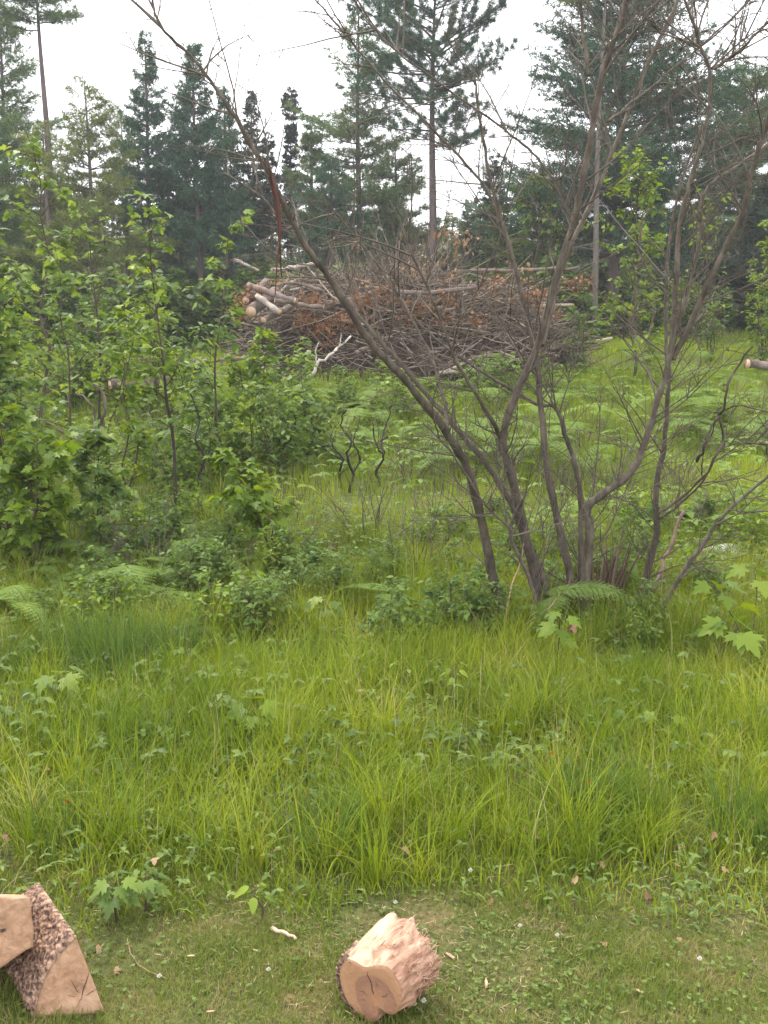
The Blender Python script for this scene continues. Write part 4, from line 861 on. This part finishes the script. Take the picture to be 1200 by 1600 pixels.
# ------------------------------------------------------------------ firewood and bits on the lawn
def woodmat(name, cols, ringc=None, rings=70, hcols=None, hk=7, twotone=None, mixk=.25, grain=(30, 3, 30), dark=None, bump=.6, cracks=None):
    m, n, b = newmat(name); L = n.links; tc = nd(n, 'ShaderNodeTexCoord')
    mp = nd(n, 'ShaderNodeMapping'); mp.inputs['Scale'].default_value = grain; L.new(tc.outputs['Object'], mp.inputs[0])
    nz = nd(n, 'ShaderNodeTexNoise'); nz.inputs['Scale'].default_value = 1; nz.inputs['Detail'].default_value = 7; nz.inputs['Roughness'].default_value = .62; nz.inputs['Distortion'].default_value = .6; L.new(mp.outputs[0], nz.inputs['Vector'])
    n2 = nd(n, 'ShaderNodeTexNoise'); n2.inputs['Scale'].default_value = 9; n2.inputs['Detail'].default_value = 4; L.new(tc.outputs['Object'], n2.inputs['Vector'])
    mx = nd(n, 'ShaderNodeMix'); mx.inputs[0].default_value = .45; L.new(nz.outputs['Fac'], mx.inputs[2]); L.new(n2.outputs['Fac'], mx.inputs[3])
    r = ramp(n, cols); L.new(mx.outputs[0], r.inputs[0]); colr = r.outputs[0]; hgt = nz.outputs['Fac']
    if ringc:                                  # growth rings, heartwood and drying cracks round the pith
        sub = nd(n, 'ShaderNodeVectorMath', operation='SUBTRACT'); sub.inputs[1].default_value = ringc; L.new(tc.outputs['Object'], sub.inputs[0])
        flat = nd(n, 'ShaderNodeVectorMath', operation='MULTIPLY'); flat.inputs[1].default_value = (1, 0, 1); L.new(sub.outputs[0], flat.inputs[0])
        ln = nd(n, 'ShaderNodeVectorMath', operation='LENGTH'); L.new(flat.outputs[0], ln.inputs[0])
        ad = nd(n, 'ShaderNodeMath', operation='MULTIPLY_ADD'); ad.inputs[1].default_value = .035; L.new(n2.outputs['Fac'], ad.inputs[0]); L.new(ln.outputs['Value'], ad.inputs[2])
        sn = nd(n, 'ShaderNodeMath', operation='MULTIPLY'); sn.inputs[1].default_value = rings*6.283; L.new(ad.outputs[0], sn.inputs[0])
        si = nd(n, 'ShaderNodeMath', operation='SINE'); L.new(sn.outputs[0], si.inputs[0])
        rr = nd(n, 'ShaderNodeMapRange'); rr.inputs[1].default_value = -1; rr.inputs[2].default_value = 1; rr.inputs[3].default_value = .93; rr.inputs[4].default_value = 1.03; L.new(si.outputs[0], rr.inputs[0])
        hr = ramp(n, hcols or [(0, (.42, .19, .075)), (.14, (.42, .20, .095)), (.34, (.34, .155, .085)), (.60, (.28, .120, .070)), (.66, (.43, .225, .120)), (1, (.47, .26, .14))])
        hs = nd(n, 'ShaderNodeMath', operation='MULTIPLY'); hs.inputs[1].default_value = hk; L.new(ad.outputs[0], hs.inputs[0]); L.new(hs.outputs[0], hr.inputs[0])
        m1 = nd(n, 'ShaderNodeMix', data_type='RGBA', blend_type='MULTIPLY'); m1.inputs[0].default_value = 1; L.new(hr.outputs[0], m1.inputs[6]); L.new(rr.outputs[0], m1.inputs[7])
        m2 = nd(n, 'ShaderNodeMix', data_type='RGBA', blend_type='MIX'); m2.inputs[0].default_value = mixk; L.new(m1.outputs[2], m2.inputs[6]); L.new(colr, m2.inputs[7]); colr = m2.outputs[2]
    if twotone:                                # pale chopped wood against darker torn grain, set per vertex
        at_ = nd(n, 'ShaderNodeAttribute', attribute_name='rnd'); r3 = ramp(n, twotone); L.new(mx.outputs[0], r3.inputs[0])
        m3 = nd(n, 'ShaderNodeMix', data_type='RGBA', blend_type='MIX'); L.new(at_.outputs['Fac'], m3.inputs[0]); L.new(r3.outputs[0], m3.inputs[6]); L.new(colr, m3.inputs[7]); colr = m3.outputs[2]
    L.new(colr, b.inputs['Base Color']); b.inputs['Roughness'].default_value = .75; b.inputs['Specular IOR Level'].default_value = .25
    bp = nd(n, 'ShaderNodeBump'); bp.inputs['Strength'].default_value = bump; bp.inputs['Distance'].default_value = .006; L.new(hgt, bp.inputs['Height']); L.new(bp.outputs[0], b.inputs['Normal'])
    return m
M['wood_side'] = woodmat('barkless_wood', [(.32, (.085, .040, .024)), (.42, (.25, .130, .082)), (.52, (.42, .245, .165)), (.68, (.60, .40, .29))], grain=(48, 7, 48), bump=1.3,
    twotone=[(.36, (.26, .15, .09)), (.43, (.46, .30, .20)), (.55, (.57, .40, .28)), (.7, (.64, .48, .35))])
M['wood_face'] = woodmat('sawn_face', [(.35, (.24, .12, .065)), (.55, (.42, .24, .14)), (.75, (.55, .36, .24))], ringc=(.034, 0, -.034), rings=110, grain=(60, 60, 60), bump=.6, hk=6.5, mixk=.3,
    hcols=[(0, (.30, .10, .03)), (.10, (.44, .20, .085)), (.26, (.34, .175, .105)), (.56, (.255, .130, .092)), (.66, (.240, .120, .085)), (.70, (.37, .195, .105)), (1, (.44, .25, .14))])
M['wood_split'] = woodmat('split_face', [(.30, (.15, .075, .042)), (.44, (.34, .195, .120)), (.57, (.49, .31, .20)), (.78, (.62, .44, .32))], ringc=(.17, 0, -.05), rings=55, grain=(38, 38, 38), bump=.8, hk=3, mixk=.6,
    hcols=[(0, (.34, .19, .11)), (.4, (.46, .28, .175)), (.62, (.36, .20, .115)), (1, (.50, .32, .20))])
m, n, b_ = newmat('furrowed_bark'); L_ = n.links; tc = nd(n, 'ShaderNodeTexCoord')
wz = nd(n, 'ShaderNodeTexNoise'); wz.inputs['Scale'].default_value = 14; wz.inputs['Detail'].default_value = 5; L_.new(tc.outputs['Object'], wz.inputs['Vector'])
wm = nd(n, 'ShaderNodeVectorMath', operation='MULTIPLY_ADD'); wm.inputs[1].default_value = (.085, .085, .085); L_.new(wz.outputs['Color'], wm.inputs[0]); L_.new(tc.outputs['Object'], wm.inputs[2])
vo = nd(n, 'ShaderNodeTexVoronoi', feature='DISTANCE_TO_EDGE'); vo.inputs['Scale'].default_value = 34; L_.new(wm.outputs[0], vo.inputs['Vector'])
vc = nd(n, 'ShaderNodeTexNoise'); vc.inputs['Scale'].default_value = 55; vc.inputs['Detail'].default_value = 6; L_.new(tc.outputs['Object'], vc.inputs['Vector'])
k1 = nd(n, 'ShaderNodeMapRange'); k1.inputs[1].default_value = 0; k1.inputs[2].default_value = .28; L_.new(vo.outputs['Distance'], k1.inputs[0])
k2 = nd(n, 'ShaderNodeMath', operation='MULTIPLY_ADD'); k2.inputs[1].default_value = .26; L_.new(k1.outputs[0], k2.inputs[0])
k3 = nd(n, 'ShaderNodeMath', operation='MULTIPLY_ADD'); k3.inputs[1].default_value = 1.5; k3.inputs[2].default_value = -.45; L_.new(vc.outputs['Fac'], k3.inputs[0])
k4 = nd(n, 'ShaderNodeMath', operation='MULTIPLY_ADD'); k4.inputs[1].default_value = .5; L_.new(wz.outputs['Fac'], k4.inputs[0]); L_.new(k3.outputs[0], k4.inputs[2]); L_.new(k4.outputs[0], k2.inputs[2])
rb = ramp(n, [(.28, (.026, .018, .016)), (.48, (.10, .060, .046)), (.68, (.26, .150, .100)), (.9, (.44, .29, .20))]); L_.new(k2.outputs[0], rb.inputs[0]); L_.new(rb.outputs[0], b_.inputs['Base Color'])
bp = nd(n, 'ShaderNodeBump'); bp.inputs['Strength'].default_value = 1; bp.inputs['Distance'].default_value = .012; L_.new(k2.outputs[0], bp.inputs['Height']); L_.new(bp.outputs[0], b_.inputs['Normal']); b_.inputs['Roughness'].default_value = .9
M['fire_bark'] = m
M['crack'] = plain('crack', (.035, .018, .012), .9)

# round log lying on the lawn, sawn end towards the viewer
rlog = .131
pf = at(582, 1549, 3.0); r0 = ray(575, 1542); t = (CAMH-rlog)/(-r0.z); pf = Vector((0, 0, CAMH))+r0*t
r1 = ray(633, 1483); t = (CAMH-rlog*1.05)/(-r1.z); pb = Vector((0, 0, CAMH))+r1*t
ax = (pb-pf); LEN = ax.length; print('log length', LEN, pf, pb)
log = empty('round_log', (pf.x, pf.y, rlog)); log.rotation_euler = (0, 0, math.atan2(ax.y, ax.x)-math.pi/2)
tag(log, 'round pinkish log with torn barkless side and sawn end, alone on the mown grass', 'firewood')
NA, NL = 150, 110
def logR(th, s):                       # th angle (0 = right, pi/2 = up), s 0..1 along
    R = rlog*(1+.05*math.sin(th*2+1)+.04*math.sin(th*3+s*2))
    R *= 1-.10*max(0, math.cos(th-2.6))*(1-s)+.07*s
    # bumpy torn swelling on the right and at the far end
    q = Vector((math.cos(th)*2.2, math.sin(th)*2.2, s*3.2)); k = max(0, min(1, (math.cos(th-.25)+.35)*1.1))*min(1, s*2.6+.15)
    R += rlog*k*(.11*noise.noise(q*1.3)+.065*noise.noise(Vector((q.x*3.2, q.y*3.2, q.z*1.4)))+.07*abs(noise.noise(Vector((q.x*6, q.y*6, q.z*1.2+4)))))
    R += rlog*.018*noise.noise(Vector((math.cos(th)*14, math.sin(th)*14, s*2.5)))
    if s < .22 and .9 < th < 2.5: R -= rlog*.30*(1-s/.22)*math.sin((th-.9)/1.6*math.pi)   # shallow axe bite behind the top of the face
    # notch under the right of the sawn end
    R -= rlog*.34*math.exp(-((th-5.35)/.24)**2)*math.exp(-(s/.3)**2)
    R -= rlog*.05*k*max(0, math.sin(th*19+s*5+2*noise.noise(q*2)))**2
    return R
gg = G(); V = []; TN = []
for j in range(NL+1):
    s = j/NL
    for i in range(NA):
        th = 2*math.pi*i/NA; R = logR(th, s); yj = s*LEN+.012*s*noise.noise(Vector((math.cos(th)*3, math.sin(th)*3, 9)))*3
        if s > .93: R *= 1-.10*((s-.93)/.07)**2
        V.append((R*math.cos(th), yj, R*math.sin(th)))
        q = .5+.5*math.tanh(((1.55-abs(th if th < 3.9 else th-6.283))*2.2+(s-.45)*1.6+1.6*noise.noise(Vector((math.cos(th)*2.5, math.sin(th)*2.5, s*4))))*2); TN.append(q)
V.append((0, LEN-.01, 0)); TN.append(1.0); Q = [(j*NA+i, j*NA+(i+1) % NA, (j+1)*NA+(i+1) % NA, (j+1)*NA+i) for j in range(NL) for i in range(NA)]
T = [(NL*NA+i, NL*NA+(i+1) % NA, (NL+1)*NA) for i in range(NA)]
gg.add(V, T, Q, TN); gg.build('barkless_side', M['wood_side'], log, True)
gf = G(); V = [(.012, -.0035, -.012)]
for k in range(1, 13):
    for i in range(NA):
        th = 2*math.pi*i/NA; R = logR(th, 0)*k/12*.995
        V.append((R*math.cos(th)+.012*(1-k/12), -.0035-.0012*noise.noise(Vector((R*math.cos(th)*30, R*math.sin(th)*30, 0)))+(.003 if k == 12 else 0), R*math.sin(th)-.012*(1-k/12)))
Q = [(1+k*NA+i, 1+(k+1)*NA+i, 1+(k+1)*NA+(i+1) % NA, 1+k*NA+(i+1) % NA) for k in range(11) for i in range(NA)]
T = [(0, 1+i, 1+(i+1) % NA) for i in range(NA)]
gf.add(V, T, Q, .5); face = gf.build('sawn_end', M['wood_face'], log)
gk = G()                                    # drying cracks
for a, L0, L1, wd in [(1.9, .02, .105, .0014), (2.95, .03, .075, .0006), (.7, .035, .07, .0006), (3.5, .04, .065, .0005), (1.5, .05, .075, .0005)]:
    pts = [(.034+math.cos(a+.06*math.sin(k*2))*(L0+(L1-L0)*k/5), -.0052, -.034+math.sin(a+.06*math.sin(k*2))*(L0+(L1-L0)*k/5)) for k in range(6)]
    tube(gk, pts, [wd*.5, wd, wd, wd*.9, wd*.6, wd*.2], 5, .5)
gk.build('cracks', M['crack'], face)
gbk = G(); V = []; na, nl = 40, 50           # bark remnant along the left and lower side
for j in range(nl+1):
    for i in range(na+1):
        th = 2.35+2.3*i/na; s = -.002+.46*j/nl*(1-.35*abs(i/na-.35)); fr = 1 if 2 < i < na-2 else .9
        R = logR(th % 6.283, max(s, 0))*fr+.009+.010*noise.noise(Vector((math.cos(th)*9, math.sin(th)*9, s*9)))+.006*noise.noise(Vector((math.cos(th)*26, math.sin(th)*26, s*20)))
        if j == nl or i in (0, na): R -= .02
        V.append((R*math.cos(th), s*LEN-.003, R*math.sin(th)))
nV = len(V)
V += [(v[0]*.88, v[1], v[2]*.88) for v in V[:na+1]]
gbk.add(V, None, [(j*(na+1)+i, j*(na+1)+i+1, (j+1)*(na+1)+i+1, (j+1)*(na+1)+i) for j in range(nl) for i in range(na)]+[(i, nV+i, nV+i+1, i+1) for i in range(na)], .5)
gbk.build('bark', M['fire_bark'], log)
gs = G()                                     # torn fibres and a loose splinter on the right
random.seed(6)
for k in range(240):
    s = random.uniform(.25, .97); th = random.gauss(.35, .6); R = logR(th % 6.283, s); p = Vector((R*math.cos(th), s*LEN, R*math.sin(th)))
    d = Vector((random.gauss(0, .25), 1 if random.random() < .6 else -.6, random.gauss(0, .25)))+Vector((math.cos(th), 0, math.sin(th)))*.10; L = random.uniform(.012, .038)
    tube(gs, [p-Vector((math.cos(th), 0, math.sin(th)))*.003, p+d.normalized()*L*.5, p+d.normalized()*L+rv(.003)], [.0022, .0018, .0006], 4, None)
gs.build('torn_fibres', M['wood_side'], log, True)

def prism(gg, A, B, n=26, rough=.004, freq=22):  # solid between two matching outlines, sides finely divided
    m = len(A); V = []
    for j in range(n+1):
        for i in range(m): V.append(Vector(A[i]).lerp(Vector(B[i]), j/n))
    V = [v+Vector((noise.noise(v*freq), noise.noise(v*freq+Vector((5, 5, 5))), noise.noise(v*freq+Vector((9, 1, 4)))))*rough for v in V]
    V = [tuple(v) for v in V]; ca = tuple(sum((Vector(V[i]) for i in range(m)), Vector())/m); cb = tuple(sum((Vector(V[n*m+i]) for i in range(m)), Vector())/m); V += [ca, cb]
    Q = [(j*m+i, j*m+(i+1) % m, (j+1)*m+(i+1) % m, (j+1)*m+i) for j in range(n) for i in range(m)]
    T = [(len(V)-1, n*m+i, n*m+(i+1) % m) for i in range(m)]
    K = 14; base = len(V); c0 = Vector(V[-2]); nr = (Vector(V[m//3])-Vector(V[0])).cross(Vector(V[2*m//3])-Vector(V[0])).normalized()
    if nr.y > 0: nr = -nr
    for k in range(1, K):                      # front face in rings, with torn relief
        for i in range(m):
            p = Vector(V[i]).lerp(c0, k/K); p = p+nr*(.0035*noise.noise(p*45)+.005*noise.noise(p*16)+.0015*noise.noise(p*130)); V.append(tuple(p))
    ring = lambda k, i: (i % m) if k == 0 else base+(k-1)*m+i % m
    Q += [(ring(k, i), ring(k+1, i), ring(k+1, i+1), ring(k, i+1)) for k in range(K-1) for i in range(m)]
    T += [(base-2, ring(K-1, i+1), ring(K-1, i)) for i in range(m)]
    gg.add(V, T, Q, .5)
def dense(P, k):
    out = []
    for i in range(len(P)):
        a, b = Vector(P[i]), Vector(P[(i+1) % len(P)])
        for q in range(k): out.append(a.lerp(b, q/k))
    return out
# split wedge: sawn triangular end towards the viewer, bark on the upper left side
def gz(px, py, z):
    r = ray(px, py); return Vector((0, 0, CAMH))+r*((CAMH-z)/(-r.z))
bl = gz(52, 1590, .0); br = gz(164, 1584, .0); apx = at(119, 1463, (bl.y+br.y)/2+.06)
back = gz(22, 1535, 0)-bl; back = Vector((-.25, .34, 0))
W0 = bl.copy(); wedge = empty('split_log', W0)
A = [(bl-W0), (br-W0), (apx-W0)]; print('wedge', A)
bulge = (A[2]-A[0]).cross((A[1]-A[0]).cross(A[2]-A[0])).normalized()
if bulge.x > 0: bulge = -bulge
A2 = [A[0].lerp(A[1], i/12) for i in range(12)]+[A[1].lerp(A[2], i/14) for i in range(14)]+[A[2].lerp(A[0], i/16)+bulge*.030*math.sin(math.pi*i/16) for i in range(16)]
gg = G(); prism(gg, A2, [a+back for a in A2], 30, .003); gg.build('split_wood', M['wood_split'], wedge)
gk = G(); fc = (A[0]+A[1]+A[2])/3; nf = (A[1]-A[0]).cross(A[2]-A[0]).normalized(); nf = -nf if nf.y > 0 else nf; e1 = (A[1]-A[0]).normalized(); e2 = nf.cross(e1); e2 = -e2 if e2.z < 0 else e2
for a_, l0, l1, w_ in [(1.3, .0, .10, .0016), (2.1, .02, .075, .0011), (.5, .015, .06, .001), (2.9, .02, .05, .0008), (4.2, .0, .035, .0008)]:
    o_ = fc+e1*.035-e2*.03+nf*.0035; pp = [o_+(e1*math.cos(a_)+e2*math.sin(a_))*(l0+(l1-l0)*k/6)+rv(.0012) for k in range(7)]; tube(gk, pp, [w_*.4, w_, w_, w_*.9, w_*.8, w_*.5, w_*.2], 5, .5)
gk.build('cracks', M['crack'], wedge)
gg = G(); V = []; na, nl = 60, 90
for j in range(nl+1):
    for i in range(na+1):
        t = i/na; p = A[2].lerp(A[0], t)+bulge*(.030*math.sin(math.pi*t)+.009)+back*(j/nl)+Vector((0, -.004, .003))
        v = p*1; r_ = .013*noise.noise(v*24)+.012*abs(noise.noise(v*46))+.005*noise.noise(v*110)
        p = p+bulge*(r_ if 0 < i < na and 0 < j < nl else -.012); V.append(tuple(p))
gg.add(V, None, [(j*(na+1)+i, j*(na+1)+i+1, (j+1)*(na+1)+i+1, (j+1)*(na+1)+i) for j in range(nl) for i in range(na)], .5); gg.build('bark', M['fire_bark'], wedge)
tag(wedge, 'split wedge with furrowed bark and triangular sawn end standing at the lower left', 'firewood')
# block resting against the wedge, cut by the left edge
zb = .20
c = [gz(-75, 1512, .13), None]; yb = bl.y+.02
Fp = [at(-120, 1490, yb+.03), at(-60, 1516, yb+.02), at(0, 1513, yb), at(30, 1493, yb), at(53, 1478, yb+.01), at(47, 1402, yb+.03), at(0, 1402, yb+.04), at(-60, 1392, yb+.05), at(-115, 1400, yb+.05)]
B0 = Fp[2].copy(); blk = empty('split_block', B0); A = dense([p-B0 for p in Fp], 7); bk = Vector((-.13, .26, -.15))
gg = G(); prism(gg, A, [a+bk for a in A], 26, .006, 18); gg.build('split_wood', M['wood_split'], blk)
gg = G(); kn = []
for k in range(14): kn.append((.016*math.cos(k/14*6.283)*(1+.2*math.sin(k*2)), -.004, .010*math.sin(k/14*6.283)))
o_ = at(3, 1452, yb)-B0; gg.add([(0+o_.x, -.006+o_.y, o_.z)]+[(a+o_.x, b+o_.y, c_+o_.z) for a, b, c_ in kn], [(0, 1+(i+1) % 14, 1+i) for i in range(14)], None, .2); gg.build('knot', M['fire_bark'], blk)
tag(blk, 'split block with a knotted sawn face leaning on the wedge at the left edge', 'firewood')
# supporting round beyond the left edge
logobj(-150, 1560, -60, 1548, yb+.05, yb+.1, .10, 'grey round log outside the left edge holding up the split block', 'grey_log')

branchy('wood_chip', [([(424, 1449, 3.47), (440, 1456, 3.44), (462, 1466, 3.40)], .010, .006)], 'reddish wood sliver on the grass left of the round log', 'peeled', 'wood chip', wob=.5)
b = ground(200, 1470); 
branchy('dry_stem', [([(199, 1466, ground(200, 1476).y), (204, 1490, ground(204, 1498).y), (222, 1512, ground(222, 1516).y), (262, 1530, ground(262, 1533).y)], .0022, .0026)], 'curved pale dry stem on the lawn right of the split wedge', 'straw', 'stem')
branchy('wood_chip', [([(430, 1476, ground(430, 1478).y), (452, 1478, ground(452, 1480).y)], .006, .004)], 'small dark stick on the lawn below the reddish sliver', 'sap', 'stick')
random.seed(8)
ch = G(); n = 6
V = [(.016*math.cos(a)*(1+.4*math.sin(3*a+1)), .006*math.sin(a)*(1+.4*math.cos(2*a)), z) for z in (0, .003) for a in [i/8*6.283 for i in range(8)]]
ch.add(V, [(0, i+1, i) for i in range(1, 7)]+[(8, 8+i, 9+i) for i in range(1, 7)], [(i, (i+1) % 8, 8+(i+1) % 8, 8+i) for i in range(8)], .6)
c0 = ch.build('wood_chip', M['peeled']); sp = [(330, 1590), (384, 1486), (400, 1490), (508, 1440), (705, 1500), (760, 1545), (1000, 1555), (300, 1500), (600, 1425), (60, 1365), (165, 1375)]
for i, (px, py) in enumerate(sp):
    o = c0 if i == 0 else c0.copy()
    if i: COL.objects.link(o)
    o.location = ground(px, py)+Vector((0, 0, .012)); o.rotation_euler = (random.uniform(-.4, .4), random.uniform(-.4, .4), random.random()*6); s = random.uniform(.6, 1.3); o.scale = (s, s, s)
    tag(o, 'small tan wood chip lying on the mown grass', 'wood chip', 'wood chips on the lawn')

# ------------------------------------------------------------------ haze
def haze(density):
    m = bpy.data.materials.new('haze'); m.use_nodes = True; n = m.node_tree; n.nodes.remove(n.nodes['Principled BSDF'])
    v = n.nodes.new('ShaderNodeVolumePrincipled'); v.inputs['Density'].default_value = density; v.inputs['Color'].default_value = (.92, .95, 1, 1); v.inputs['Anisotropy'].default_value = .2
    n.links.new(v.outputs[0], n.nodes['Material Output'].inputs['Volume'])
    gg = G(); a, b, c, d, e, f = -1000, 1000, -70, 1300, -1.2, 26
    gg.add([(x, y, z) for z in (e, f) for x, y in ((a, c), (b, c), (b, d), (a, d))], None, [(3, 2, 1, 0), (4, 5, 6, 7), (0, 1, 5, 4), (1, 2, 6, 5), (2, 3, 7, 6), (3, 0, 4, 7)], 0)
    tag(gg.build('haze', m), kind='stuff')
HAZE = .0011
if HAZE: haze(HAZE)
